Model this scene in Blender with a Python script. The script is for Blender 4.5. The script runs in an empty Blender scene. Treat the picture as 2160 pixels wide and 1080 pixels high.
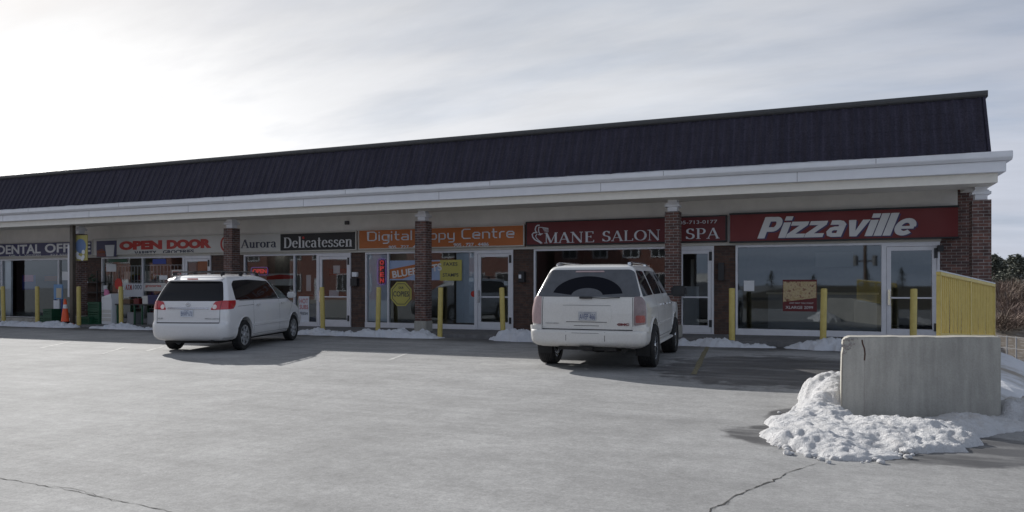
import bpy, bmesh, math, random
from mathutils import Vector, Matrix, noise
random.seed(7)
C = bpy.context.scene.collection
R = math.radians
PI = math.pi

# ------------------------------------------------------------------ camera model
F, PSI, H, HZ = 1550.0, R(22.84), 1.55, 597.0
cP, sP = math.cos(PSI), math.sin(PSI)
def fx(px, Y):                       # world X of an image column on the vertical plane Y
    return Y * math.tan(math.atan((px - 1080) / F) - PSI)
def fz(px, py, Y):                   # world Z of an image point on the plane Y
    X = fx(px, Y); return H + (HZ - py) * (Y * cP - X * sP) / F
def gnd(px, py, z=0.0):              # point of an image pixel on the level z
    zc = F * (H - z) / (py - HZ); xc = (px - 1080) / F * zc
    return Vector((xc * cP - zc * sP, xc * sP + zc * cP, z))
def cam_pt(px, zc):
    xc = (px - 1080) / F * zc
    return Vector((xc * cP - zc * sP, xc * sP + zc * cP, 0))
SLOPE = 0.0035
def gz(X): return SLOPE * min(X, 6.0)
def wz(X): return 0.13 + 0.0065 * X if X < 0 else 0.13      # sidewalk top
YF = 21.3        # shopfront plane
YK = 18.95       # kerb face
YP = 20.0        # pillar centre line

# ------------------------------------------------------------------ node helpers
def new_mat(name):
    m = bpy.data.materials.new(name); m.use_nodes = True
    nt = m.node_tree; nt.nodes.clear()
    out = nt.nodes.new('ShaderNodeOutputMaterial')
    b = nt.nodes.new('ShaderNodeBsdfPrincipled')
    nt.links.new(b.outputs[0], out.inputs[0])
    return m, nt, b
def N(nt, t, **kw):
    n = nt.nodes.new(t)
    for k, v in kw.items(): setattr(n, k, v)
    return n
def L(nt, a, b): nt.links.new(a, b)
def pos(nt, obj=True):
    if obj: return N(nt, 'ShaderNodeTexCoord').outputs['Object']
    return N(nt, 'ShaderNodeNewGeometry').outputs['Position']
def noise_n(nt, vec, scale, detail=4, rough=.55):
    n = N(nt, 'ShaderNodeTexNoise'); n.inputs['Scale'].default_value = scale
    n.inputs['Detail'].default_value = detail; n.inputs['Roughness'].default_value = rough
    L(nt, vec, n.inputs['Vector']); return n.outputs['Fac']
def ramp(nt, fac, stops):
    r = N(nt, 'ShaderNodeValToRGB'); e = r.color_ramp.elements
    while len(e) < len(stops): e.new(.5)
    for i, (p, c) in enumerate(stops):
        e[i].position = p
        e[i].color = (c, c, c, 1) if isinstance(c, (int, float)) else (*c, 1)
    L(nt, fac, r.inputs[0]); return r.outputs[0]
def math_n(nt, op, a, b=None, clamp=False):
    m = N(nt, 'ShaderNodeMath', operation=op); m.use_clamp = clamp
    for i, v in enumerate((a, b)):
        if v is None: continue
        if isinstance(v, (int, float)): m.inputs[i].default_value = v
        else: L(nt, v, m.inputs[i])
    return m.outputs[0]
def mix_c(nt, fac, a, b, mode='MIX'):
    m = N(nt, 'ShaderNodeMix', data_type='RGBA', blend_type=mode)
    if isinstance(fac, (int, float)): m.inputs[0].default_value = fac
    else: L(nt, fac, m.inputs[0])
    for i, v in ((6, a), (7, b)):
        if isinstance(v, tuple): m.inputs[i].default_value = (*v, 1)
        else: L(nt, v, m.inputs[i])
    return m.outputs[2]
def bump(nt, b, h, strength=.3, dist=.01):
    n = N(nt, 'ShaderNodeBump'); n.inputs['Strength'].default_value = strength
    n.inputs['Distance'].default_value = dist
    L(nt, h, n.inputs['Height']); L(nt, n.outputs[0], b.inputs['Normal'])
def M(name, col, rough=.6, metal=0, var=.12, vs=6, bs=0, bd=.004, bsc=60, coat=0, emis=None, es=1, spec=None):
    m, nt, b = new_mat(name)
    p = pos(nt, False)
    if var:
        n = noise_n(nt, p, vs, 6, .6)
        lo = tuple(c * (1 - var) for c in col); hi = tuple(min(1, c * (1 + var)) for c in col)
        L(nt, ramp(nt, n, [(.3, lo), (.7, hi)]), b.inputs['Base Color'])
        rr = ramp(nt, n, [(.3, min(1, rough + .08)), (.7, max(0, rough - .08))])
        L(nt, rr, b.inputs['Roughness'])
    else:
        b.inputs['Base Color'].default_value = (*col, 1); b.inputs['Roughness'].default_value = rough
    b.inputs['Metallic'].default_value = metal
    if coat: b.inputs['Coat Weight'].default_value = coat; b.inputs['Coat Roughness'].default_value = .05
    if spec is not None: b.inputs['Specular IOR Level'].default_value = spec
    if bs: bump(nt, b, noise_n(nt, p, bsc, 5), bs, bd)
    if emis: b.inputs['Emission Color'].default_value = (*emis, 1); b.inputs['Emission Strength'].default_value = es
    return m

MT = {}
def brick_mat(name, c1, c2, mortar, dark=.5, msize=.011):
    m, nt, b = new_mat(name)
    g = N(nt, 'ShaderNodeNewGeometry')
    sp = N(nt, 'ShaderNodeSeparateXYZ'); L(nt, g.outputs['Position'], sp.inputs[0])
    sn = N(nt, 'ShaderNodeSeparateXYZ'); L(nt, g.outputs['Normal'], sn.inputs[0])
    ax = math_n(nt, 'ABSOLUTE', sn.outputs[0]); side = math_n(nt, 'GREATER_THAN', ax, .5)
    u = math_n(nt, 'ADD', math_n(nt, 'MULTIPLY', sp.outputs[1], side),
               math_n(nt, 'MULTIPLY', sp.outputs[0], math_n(nt, 'SUBTRACT', 1, side)))
    cb = N(nt, 'ShaderNodeCombineXYZ'); L(nt, u, cb.inputs[0]); L(nt, sp.outputs[2], cb.inputs[1])
    br = N(nt, 'ShaderNodeTexBrick'); L(nt, cb.outputs[0], br.inputs['Vector'])
    br.inputs['Scale'].default_value = 1; br.inputs['Brick Width'].default_value = .215
    br.inputs['Row Height'].default_value = .075; br.inputs['Mortar Size'].default_value = msize / 2
    br.inputs['Mortar Smooth'].default_value = .2; br.inputs['Bias'].default_value = -.1
    br.inputs['Color1'].default_value = (*c1, 1); br.inputs['Color2'].default_value = (*c2, 1)
    br.inputs['Mortar'].default_value = (*mortar, 1)
    n = noise_n(nt, g.outputs['Position'], 7, 5)
    n2 = noise_n(nt, g.outputs['Position'], 90, 3)
    c = mix_c(nt, 1.0, br.outputs['Color'], ramp(nt, n, [(.3, dark), (.65, 1.1)]), 'MULTIPLY')
    c = mix_c(nt, .4, c, ramp(nt, n2, [(.3, .6), (.7, 1.2)]), 'MULTIPLY')
    L(nt, c, b.inputs['Base Color']); b.inputs['Roughness'].default_value = .85
    hh = math_n(nt, 'ADD', math_n(nt, 'MULTIPLY', math_n(nt, 'SUBTRACT', 1, br.outputs['Fac']), 1), math_n(nt, 'MULTIPLY', n2, .3))
    bump(nt, b, hh, .6, .006)
    return m
MT['brick'] = brick_mat('red_brick', (.165, .08, .063), (.075, .045, .043), (.27, .255, .24), .6, .014)
MT['brick_dark'] = brick_mat('brown_brick', (.105, .058, .043), (.065, .042, .036), (.085, .075, .068), .7)
MT['brick_far'] = brick_mat('far_brick', (.30, .11, .08), (.22, .09, .07), (.3, .27, .25), .8)

def asphalt():
    m, nt, b = new_mat('salted_asphalt')
    p = pos(nt, False)
    big = noise_n(nt, p, .22, 5, .6); mid = noise_n(nt, p, 1.3, 6, .65); fine = noise_n(nt, p, 70, 3, .7)
    mp = N(nt, 'ShaderNodeMapping'); L(nt, p, mp.inputs[0]); mp.inputs['Rotation'].default_value = (0, 0, R(-22.8))
    mp.inputs['Scale'].default_value = (.35, 2.2, 1)
    streak = noise_n(nt, mp.outputs[0], 1.1, 6, .6)
    c = ramp(nt, mid, [(.25, (.232, .232, .232)), (.75, (.312, .312, .311))])
    c = mix_c(nt, .5, c, ramp(nt, big, [(.3, .9), (.7, 1.1)]), 'MULTIPLY')
    c = mix_c(nt, 1.0, c, ramp(nt, noise_n(nt, p, 7, 5, .7), [(.3, .88), (.7, 1.12)]), 'MULTIPLY')
    c = mix_c(nt, 1.0, c, ramp(nt, noise_n(nt, p, 24, 4, .7), [(.28, .84), (.5, 1.0), (.74, 1.16)]), 'MULTIPLY')
    c = mix_c(nt, .6, c, ramp(nt, streak, [(.3, .86), (.5, 1.0), (.72, 1.12)]), 'MULTIPLY')
    c = mix_c(nt, 1.0, c, ramp(nt, noise_n(nt, p, .55, 6, .68), [(.34, .86), (.5, 1.0), (.62, 1.10)]), 'MULTIPLY')
    c = mix_c(nt, .7, c, ramp(nt, fine, [(.28, .72), (.72, 1.22)]), 'MULTIPLY')
    vo = N(nt, 'ShaderNodeTexVoronoi'); vo.inputs['Scale'].default_value = 34; L(nt, p, vo.inputs['Vector'])
    sp = ramp(nt, vo.outputs['Distance'], [(.08, 1), (.13, 0)])
    spm = math_n(nt, 'MULTIPLY', sp, ramp(nt, noise_n(nt, p, .9, 3), [(.5, 0), (.62, 1)]))
    c = mix_c(nt, math_n(nt, 'MULTIPLY', spm, .55), c, (.52, .51, .50))
    vo2 = N(nt, 'ShaderNodeTexVoronoi'); vo2.inputs['Scale'].default_value = 4.5; L(nt, p, vo2.inputs['Vector'])
    ch = math_n(nt, 'MULTIPLY', ramp(nt, vo2.outputs['Distance'], [(.045, 1), (.075, 0)]), ramp(nt, noise_n(nt, p, .5, 2), [(.5, 0), (.6, 1)]))
    c = mix_c(nt, math_n(nt, 'MULTIPLY', ch, .5), c, (.5, .5, .5))
    dk = math_n(nt, 'MULTIPLY', ramp(nt, vo2.outputs['Distance'], [(.04, 1), (.09, 0)]), ramp(nt, noise_n(nt, p, .7, 2), [(.38, 1), (.45, 0)]))
    c = mix_c(nt, math_n(nt, 'MULTIPLY', dk, .35), c, (.11, .11, .11))
    # wet meltwater along the kerb, round the snow heap, and in the bay, where shade is painted in too
    s = N(nt, 'ShaderNodeSeparateXYZ'); L(nt, p, s.inputs[0])
    wob = math_n(nt, 'MULTIPLY', math_n(nt, 'SUBTRACT', noise_n(nt, p, 1.1, 5, .6), .5), 2.4)
    yy = math_n(nt, 'ADD', s.outputs[1], wob)
    wet = ramp(nt, math_n(nt, 'MULTIPLY', math_n(nt, 'SUBTRACT', yy, 16.6), .5, True), [(.3, 0), (.75, 1)])
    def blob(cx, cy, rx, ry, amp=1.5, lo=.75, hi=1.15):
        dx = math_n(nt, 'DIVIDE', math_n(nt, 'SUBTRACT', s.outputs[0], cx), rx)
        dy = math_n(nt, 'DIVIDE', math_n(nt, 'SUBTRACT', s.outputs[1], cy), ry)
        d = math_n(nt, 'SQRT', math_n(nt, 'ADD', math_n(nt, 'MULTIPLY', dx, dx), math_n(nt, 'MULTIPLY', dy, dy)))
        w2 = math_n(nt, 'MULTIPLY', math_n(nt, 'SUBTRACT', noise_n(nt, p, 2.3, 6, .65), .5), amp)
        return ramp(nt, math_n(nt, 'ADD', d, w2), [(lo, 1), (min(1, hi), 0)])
    b1 = blob(-.75, 14.0, 2.5, 3.0, .9, .78, .9)  # bay wet patch with the SUV's shade painted in
    b2 = blob(-.12, 8.8, .55, 1.3, .5, .84, .93)
    b3 = blob(.62, 7.95, 1.75, .93, .5, .84, .93)
    ice = ramp(nt, noise_n(nt, mp.outputs[0], 1.7, 5, .6), [(.47, 0), (.6, 1)])
    wet_shade = math_n(nt, 'MAXIMUM', math_n(nt, 'MAXIMUM', wet, b1), math_n(nt, 'MAXIMUM', b2, b3))
    wet_shade = math_n(nt, 'MULTIPLY', wet_shade, math_n(nt, 'SUBTRACT', 1, math_n(nt, 'MULTIPLY', ice, .45)))
    c = mix_c(nt, math_n(nt, 'MULTIPLY', wet_shade, .86), c, (.042, .041, .043))
    mk = N(nt, 'ShaderNodeMapping'); L(nt, p, mk.inputs[0]); mk.inputs['Rotation'].default_value = (0, 0, R(-8)); mk.inputs['Scale'].default_value = (.10, 1.6, 1)
    tr = ramp(nt, noise_n(nt, mk.outputs[0], 1.6, 5, .65), [(.40, .95), (.5, 1.0), (.60, 1.04)])
    c = mix_c(nt, 1.0, c, tr, 'MULTIPLY')
    vo3 = N(nt, 'ShaderNodeTexVoronoi'); vo3.inputs['Scale'].default_value = .42; L(nt, p, vo3.inputs['Vector'])
    oil = ramp(nt, math_n(nt, 'ADD', vo3.outputs['Distance'], math_n(nt, 'MULTIPLY', noise_n(nt, p, 5, 5, .6), .16)), [(.12, 1), (.2, 0)])
    c = mix_c(nt, math_n(nt, 'MULTIPLY', oil, .22), c, (.08, .078, .075))
    L(nt, c, b.inputs['Base Color'])
    L(nt, math_n(nt, 'SUBTRACT', .9, math_n(nt, 'MULTIPLY', wet_shade, .35)), b.inputs['Roughness'])
    bump(nt, b, math_n(nt, 'ADD', fine, math_n(nt, 'MULTIPLY', mid, 2)), .35, .006)
    return m
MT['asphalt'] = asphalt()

def snow_mat(name, tint=(.66, .68, .73), dirt=.25):
    m, nt, b = new_mat(name); p = pos(nt, False)
    n = noise_n(nt, p, 5, 6, .65); n2 = noise_n(nt, p, 38, 5, .7)
    c = mix_c(nt, math_n(nt, 'MULTIPLY', ramp(nt, n, [(.5, 0), (.72, 1)]), dirt), tint, (.42, .39, .36))
    c = mix_c(nt, math_n(nt, 'MULTIPLY', ramp(nt, n2, [(.62, 0), (.72, 1)]), dirt), c, (.25, .23, .21))
    L(nt, c, b.inputs['Base Color']); b.inputs['Roughness'].default_value = .8
    b.inputs['Specular IOR Level'].default_value = .25
    bump(nt, b, math_n(nt, 'ADD', n2, math_n(nt, 'MULTIPLY', noise_n(nt, p, 14, 6, .7), 1.5)), 1.0, .03)
    return m
MT['snow'] = snow_mat('snow', (.70, .70, .71), dirt=.32); MT['snow_clean'] = snow_mat('clean_snow', dirt=.08)

def concrete_mat(name, col, stain=.25):
    m, nt, b = new_mat(name); p = pos(nt, False)
    n = noise_n(nt, p, 2.2, 7, .65); f = noise_n(nt, p, 55, 4, .7)
    mp = N(nt, 'ShaderNodeMapping'); L(nt, p, mp.inputs[0]); mp.inputs['Scale'].default_value = (3.2, 3.2, .35)
    st = noise_n(nt, mp.outputs[0], 2.4, 5, .6)
    c = ramp(nt, n, [(.3, tuple(x * .86 for x in col)), (.7, tuple(x * 1.1 for x in col))])
    c = mix_c(nt, .7, c, ramp(nt, st, [(.35, 1 - stain), (.65, 1.06)]), 'MULTIPLY')
    c = mix_c(nt, .5, c, ramp(nt, f, [(.3, .8), (.7, 1.15)]), 'MULTIPLY')
    vo = N(nt, 'ShaderNodeTexVoronoi'); vo.inputs['Scale'].default_value = 22; L(nt, p, vo.inputs['Vector'])
    c = mix_c(nt, math_n(nt, 'MULTIPLY', ramp(nt, vo.outputs['Distance'], [(.05, 1), (.1, 0)]), .45), c, tuple(x * .4 for x in col))
    L(nt, c, b.inputs['Base Color']); b.inputs['Roughness'].default_value = .9
    bump(nt, b, math_n(nt, 'ADD', f, math_n(nt, 'MULTIPLY', n, 3)), .5, .006)
    return m
MT['concrete'] = concrete_mat('concrete', (.41, .392, .352), .32)
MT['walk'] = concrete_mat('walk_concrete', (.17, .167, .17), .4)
MT['stucco'] = M('grey_stucco', (.74, .725, .69), .9, var=.06, vs=2.5, bs=.3, bsc=120)
MT['soffit'] = M('cream_soffit', (.74, .71, .64), .7, var=.04)
MT['white'] = M('white_painted_metal', (.72, .73, .76), .45, var=.04, vs=3)
MT['seam_grey'] = M('seam_line', (.38, .38, .40), .6, var=.05)  # plain darker grey of the panel joints
MT['trim'] = M('cream_trim', (.50, .48, .43), .6, var=.05)
MT['alu'] = M('aluminium_frame', (.64, .64, .67), .45, metal=.1, var=.05)
MT['bronze'] = M('bronze_frame', (.09, .075, .06), .5, metal=.2)
MT['cap'] = M('ridge_metal', (.055, .055, .057), .5, var=.1)
MT['dark'] = M('dark_plastic', (.02, .02, .022), .5)
MT['black'] = M('black_rubber', (.013, .013, .014), .75, bs=.4, bsc=90)
MT['steel'] = M('chrome', (.62, .63, .65), .18, metal=1, var=.05)
MT['alloy'] = M('alloy_rim', (.50, .51, .52), .3, metal=.8, var=.12)
MT['under'] = M('underbody', (.02, .019, .018), .9)
MT['red'] = M('red_plastic', (.45, .02, .02), .3, coat=.5)

def roof_mat():
    m, nt, b = new_mat('dark_roof_tile'); p = pos(nt, False)
    mp = N(nt, 'ShaderNodeMapping'); L(nt, p, mp.inputs[0]); mp.inputs['Scale'].default_value = (3.5, 1, .5)
    n = noise_n(nt, mp.outputs[0], 1.6, 6, .7); f = noise_n(nt, p, 25, 4, .7)
    c = ramp(nt, n, [(.3, (.024, .0215, .034)), (.7, (.046, .0415, .062))])
    sx = N(nt, 'ShaderNodeSeparateXYZ'); L(nt, N(nt, 'ShaderNodeNewGeometry').outputs['Position'], sx.inputs[0])
    wv = math_n(nt, 'SINE', math_n(nt, 'MULTIPLY', math_n(nt, 'ADD', sx.outputs[0], math_n(nt, 'MULTIPLY', n, .05)), 2*PI/.27))
    c = mix_c(nt, 1.0, c, ramp(nt, wv, [(.0, .92), (.8, 1.0), (1.0, 1.22)]), 'MULTIPLY')
    c = mix_c(nt, .7, c, ramp(nt, f, [(.3, .5), (.75, 1.5)]), 'MULTIPLY')
    L(nt, c, b.inputs['Base Color']); b.inputs['Roughness'].default_value = .75; b.inputs['Specular IOR Level'].default_value = .25
    bump(nt, b, f, .4, .006); return m
MT['roof'] = roof_mat()

def yellow_mat():
    m, nt, b = new_mat('worn_yellow_paint'); p = pos(nt, False)
    n = noise_n(nt, p, 9, 7, .7); n2 = noise_n(nt, p, 30, 5, .7)
    c = ramp(nt, n, [(.3, (.42, .325, .09)), (.7, (.52, .42, .13))])
    c = mix_c(nt, ramp(nt, n2, [(.66, 0), (.74, .75)]), c, (.10, .075, .03))
    L(nt, c, b.inputs['Base Color']); b.inputs['Roughness'].default_value = .55
    bump(nt, b, n2, .2, .003); return m
MT['yellow'] = yellow_mat()

def glass_mat(name, tint=(.8, .85, .85), ior=1.55, refl=1.0):
    m = bpy.data.materials.new(name); m.use_nodes = True; nt = m.node_tree; nt.nodes.clear()
    out = N(nt, 'ShaderNodeOutputMaterial'); fr = N(nt, 'ShaderNodeFresnel'); fr.inputs[0].default_value = ior
    tr = N(nt, 'ShaderNodeBsdfTransparent'); tr.inputs[0].default_value = (*tint, 1)
    gl = N(nt, 'ShaderNodeBsdfGlossy'); gl.inputs['Roughness'].default_value = .02; gl.inputs['Color'].default_value = (.86, .94, 1, 1)
    nz = N(nt, 'ShaderNodeBump'); nz.inputs['Strength'].default_value = .04; nz.inputs['Distance'].default_value = .02
    L(nt, noise_n(nt, pos(nt, False), .9, 1), nz.inputs['Height']); L(nt, nz.outputs[0], gl.inputs['Normal'])
    mx = N(nt, 'ShaderNodeMixShader')
    L(nt, math_n(nt, 'MULTIPLY', fr.outputs[0], refl), mx.inputs[0])
    L(nt, tr.outputs[0], mx.inputs[1]); L(nt, gl.outputs[0], mx.inputs[2]); L(nt, mx.outputs[0], out.inputs[0])
    return m
MT['glass'] = glass_mat('shop_glass', (.86, .90, .91), 1.95)

# ------------------------------------------------------------------ mesh helpers
def link(name, me, mat=None, parent=None, smooth=False):
    o = bpy.data.objects.new(name, me); C.objects.link(o)
    if mat is not None: me.materials.append(MT[mat] if isinstance(mat, str) else mat)
    if parent is not None: o.parent = parent
    if smooth:
        for p in me.polygons: p.use_smooth = True
    return o
class MB:
    def __init__(s): s.v = []; s.f = []
    def add(s, vs, fs):
        n = len(s.v); s.v += [tuple(v) for v in vs]; s.f += [tuple(i + n for i in f) for f in fs]; return s
    def box(s, x0, x1, y0, y1, z0, z1):
        return s.add([(x0,y0,z0),(x1,y0,z0),(x1,y1,z0),(x0,y1,z0),(x0,y0,z1),(x1,y0,z1),(x1,y1,z1),(x0,y1,z1)],
              [(0,3,2,1),(4,5,6,7),(0,1,5,4),(1,2,6,5),(2,3,7,6),(3,0,4,7)])
    def prism(s, poly, a, b, axis='y'):      # poly in the 2 other axes
        n = len(poly)
        def P(p, t):
            return (p[0], t, p[1]) if axis == 'y' else ((t, p[0], p[1]) if axis == 'x' else (p[0], p[1], t))
        vs = [P(p, a) for p in poly] + [P(p, b) for p in poly]
        fs = [tuple(range(n))[::-1], tuple(range(n, 2*n))] + [(i, (i+1) % n, n + (i+1) % n, n + i) for i in range(n)]
        return s.add(vs, fs)
    def tube(s, pts, r, n=8, caps=True):
        pts = [Vector(p) for p in pts]; rs = r if isinstance(r, (list, tuple)) else [r] * len(pts)
        vs = []; fs = []
        for i, p in enumerate(pts):
            d = (pts[min(i+1, len(pts)-1)] - pts[max(i-1, 0)]).normalized()
            a = Vector((0,0,1)) if abs(d.z) < .9 else Vector((1,0,0))
            u = d.cross(a).normalized(); w = d.cross(u)
            for k in range(n):
                t = 2*PI*k/n; vs.append(p + (u*math.cos(t) + w*math.sin(t)) * rs[i])
        for i in range(len(pts)-1):
            for k in range(n):
                fs.append((i*n+k, i*n+(k+1) % n, (i+1)*n+(k+1) % n, (i+1)*n+k))
        if caps: fs += [tuple(range(n))[::-1], tuple(range((len(pts)-1)*n, len(pts)*n))]
        return s.add(vs, fs)
    def lathe(s, prof, n=24, axis='z', c=(0,0,0)):
        vs = []; fs = []; m = len(prof)
        for k in range(n):
            t = 2*PI*k/n
            for r, h in prof:
                a, b = r*math.cos(t), r*math.sin(t)
                v = (a, b, h) if axis == 'z' else ((a, h, b) if axis == 'y' else (h, a, b))
                vs.append((v[0]+c[0], v[1]+c[1], v[2]+c[2]))
        for k in range(n):
            for i in range(m-1):
                fs.append((k*m+i, ((k+1) % n)*m+i, ((k+1) % n)*m+i+1, k*m+i+1))
        return s.add(vs, fs)
    def build(s, name, mat=None, parent=None, smooth=False, bevel=0, recalc=True):
        me = bpy.data.meshes.new(name); me.from_pydata(s.v, [], s.f)
        bm = bmesh.new(); bm.from_mesh(me)
        if recalc: bmesh.ops.recalc_face_normals(bm, faces=bm.faces)
        if bevel:
            ed = [e for e in bm.edges if len(e.link_faces) == 2 and e.calc_face_angle(0) > .6]
            bmesh.ops.bevel(bm, geom=ed, offset=bevel, segments=2, affect='EDGES', clamp_overlap=True)
        bm.to_mesh(me); bm.free()
        o = link(name, me, mat, parent, smooth)
        if smooth: autosmooth(me)
        return o
def autosmooth(me, ang=R(35)):
    for p in me.polygons: p.use_smooth = True
    try: me.set_sharp_from_angle(angle=ang)
    except Exception: pass
def tag(o, label=None, cat=None, group=None, kind=None):
    if label: o['label'] = label
    if cat: o['category'] = cat
    if group: o['group'] = group
    if kind: o['kind'] = kind
    return o
def empty(name, loc=(0,0,0), rz=0, label=None, cat=None, group=None):
    o = bpy.data.objects.new(name, None); C.objects.link(o); o.location = loc; o.rotation_euler = (0,0,rz)
    return tag(o, label, cat, group)
def box(name, x0, x1, y0, y1, z0, z1, mat, parent=None, bevel=0):
    return MB().box(x0, x1, y0, y1, z0, z1).build(name, mat, parent, bevel=bevel)

# ------------------------------------------------------------------ lettering
def arc(cx, cy, rx, ry, a0, a1, n=14):
    return [(cx + rx*math.cos(R(a0+(a1-a0)*i/n)), cy + ry*math.sin(R(a0+(a1-a0)*i/n))) for i in range(n+1)]
def ribbon(mb, pts, w, depth, k=0):
    """w: number, or (thin, thick) for a modulated stroke"""
    n = len(pts); l = []; r = []
    for i in range(n):
        a = pts[max(i-1, 0)]; b = pts[min(i+1, n-1)]
        dx, dy = b[0]-a[0], b[1]-a[1]; d = math.hypot(dx, dy) or 1; dx /= d; dy /= d
        ww = w if not isinstance(w, tuple) else w[0] + (w[1]-w[0]) * abs(dy)**1.5
        m = 1.0
        if 0 < i < n-1:
            ax, ay = pts[i][0]-a[0], pts[i][1]-a[1]; q = math.hypot(ax, ay) or 1
            m = 1 / max(.5, abs((ax*dx+ay*dy)/q))
        l.append((pts[i][0]-dy*ww/2*m, pts[i][1]+dx*ww/2*m)); r.append((pts[i][0]+dy*ww/2*m, pts[i][1]-dx*ww/2*m))
    f = depth + .0004 * k
    vs = [(p[0], -f, p[1]) for p in l] + [(p[0], -f, p[1]) for p in r] + [(p[0], 0, p[1]) for p in l] + [(p[0], 0, p[1]) for p in r]
    fs = []
    for i in range(n-1):
        fs += [(i, i+1, n+i+1, n+i), (i, i+1, 2*n+i+1, 2*n+i), (n+i, n+i+1, 3*n+i+1, 3*n+i)]
    fs += [(0, n, 3*n, 2*n), (n-1, 2*n-1, 4*n-1, 3*n-1)]
    mb.add(vs, fs)
T, t_ = .15, .05
def sf(x, y, w=.2): return ([(x-w/2, y), (x+w/2, y)], t_)
SER = {
 'M': (1.0, [([(.16,0),(.16,1)],t_),([(.16,1),(.5,.03)],T),([(.5,.03),(.86,1)],t_),([(.86,0),(.86,1)],T),sf(.14,.02,.24),sf(.86,.02,.3),sf(.12,.98,.2),sf(.9,.98,.2)]),
 'A': (.86, [([(.1,0),(.44,1)],t_+.01),([(.44,1),(.76,0)],T),([(.2,.34),(.66,.34)],t_),sf(.1,.02,.22),sf(.76,.02,.28)]),
 'N': (.92, [([(.15,0),(.15,1)],t_),([(.13,1),(.77,.0)],T),([(.77,0),(.77,1)],t_),sf(.15,.02,.24),sf(.1,.98,.2),sf(.77,.98,.24)]),
 'E': (.78, [([(.2,0),(.2,1)],T),([(.08,.02),(.68,.02)],t_),([(.08,.98),(.64,.98)],t_),([(.2,.52),(.5,.52)],t_),([(.68,.0),(.7,.2)],t_+.01),([(.64,1),(.65,.8)],t_+.01),([(.5,.42),(.5,.62)],t_)]),
 'S': (.66, [(arc(.34,.745,.21,.235,20,235,14)+arc(.32,.265,.25,.25,60,-160,16),(.06,.16)),([(.54,.98),(.55,.76)],t_),([(.07,.02),(.06,.26)],t_)]),
 'L': (.74, [([(.2,0),(.2,1)],T),([(.08,.02),(.68,.02)],t_),([(.68,0),(.7,.22)],t_+.01),sf(.2,.98,.28)]),
 'O': (.96, [(arc(.48,.5,.38,.47,0,360,30),(.05,.16))]),
 'P': (.74, [([(.2,0),(.2,1)],T),([(.2,.98),(.4,.98)],t_),(arc(.4,.725,.24,.255,90,-90,14),(.05,.15)),([(.2,.47),(.4,.47)],t_),sf(.2,.02,.3),sf(.14,.98,.2)]),
 'D': (.84, [([(.18,0),(.18,1)],T),([(.06,.98),(.36,.98)],t_),([(.06,.02),(.36,.02)],t_),(arc(.36,.5,.36,.48,90,-90,16),(.05,.17))]),
 'e': (.54, [(arc(.27,.34,.2,.31,5,320,22),(.05,.14)),([(.08,.38),(.46,.38)],t_)]),
 'l': (.3, [([(.15,0),(.15,1.05)],T),sf(.15,.02,.26),sf(.1,1.03,.14)]),
 'i': (.3, [([(.15,0),(.15,.67)],T),sf(.15,.02,.26),sf(.1,.65,.14)]),
 'c': (.5, [(arc(.28,.34,.21,.31,50,310,20),(.05,.14)),([(.4,.6),(.43,.46)],.1)]),
 'a': (.56, [(arc(.24,.46,.16,.19,160,0,12)+[(.4,.1),(.46,.03),(.52,.05)],(.07,.14)),(arc(.23,.2,.16,.18,70,330,16),(.05,.12))]),
 't': (.38, [([(.17,.9),(.17,.14)]+arc(.27,.13,.1,.11,180,290,6),(.06,.13)),([(.05,.65),(.34,.65)],t_)]),
 's': (.46, [(arc(.24,.5,.14,.15,20,235,12)+arc(.22,.19,.17,.17,60,-160,14),(.05,.13)),([(.38,.64),(.385,.5)],t_),([(.05,.03),(.04,.2)],t_)]),
 'n': (.62, [([(.15,0),(.15,.67)],T),([(.17,.5),(.24,.62),(.34,.655)]+arc(.35,.52,.13,.135,90,0,8)+[(.48,0)],(.05,T)),sf(.15,.02,.26),sf(.48,.02,.26),sf(.1,.65,.14)]),
 'u': (.62, [([(.15,.67),(.15,.15)]+arc(.28,.15,.13,.13,180,290,8)+[(.45,.14)],(.05,T)),([(.48,0),(.48,.67)],T),sf(.1,.65,.16),sf(.43,.65,.16),sf(.54,.02,.14)]),
 'r': (.46, [([(.15,0),(.15,.67)],T),([(.17,.45),(.24,.6),(.34,.64),(.42,.6)],(.05,.1)),([(.36,.61),(.44,.56)],.12),sf(.15,.02,.28),sf(.1,.65,.14)]),
 'o': (.58, [(arc(.29,.34,.22,.31,0,360,26),(.05,.15))]),
 ' ': (.38, []),
}
q = .1
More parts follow.
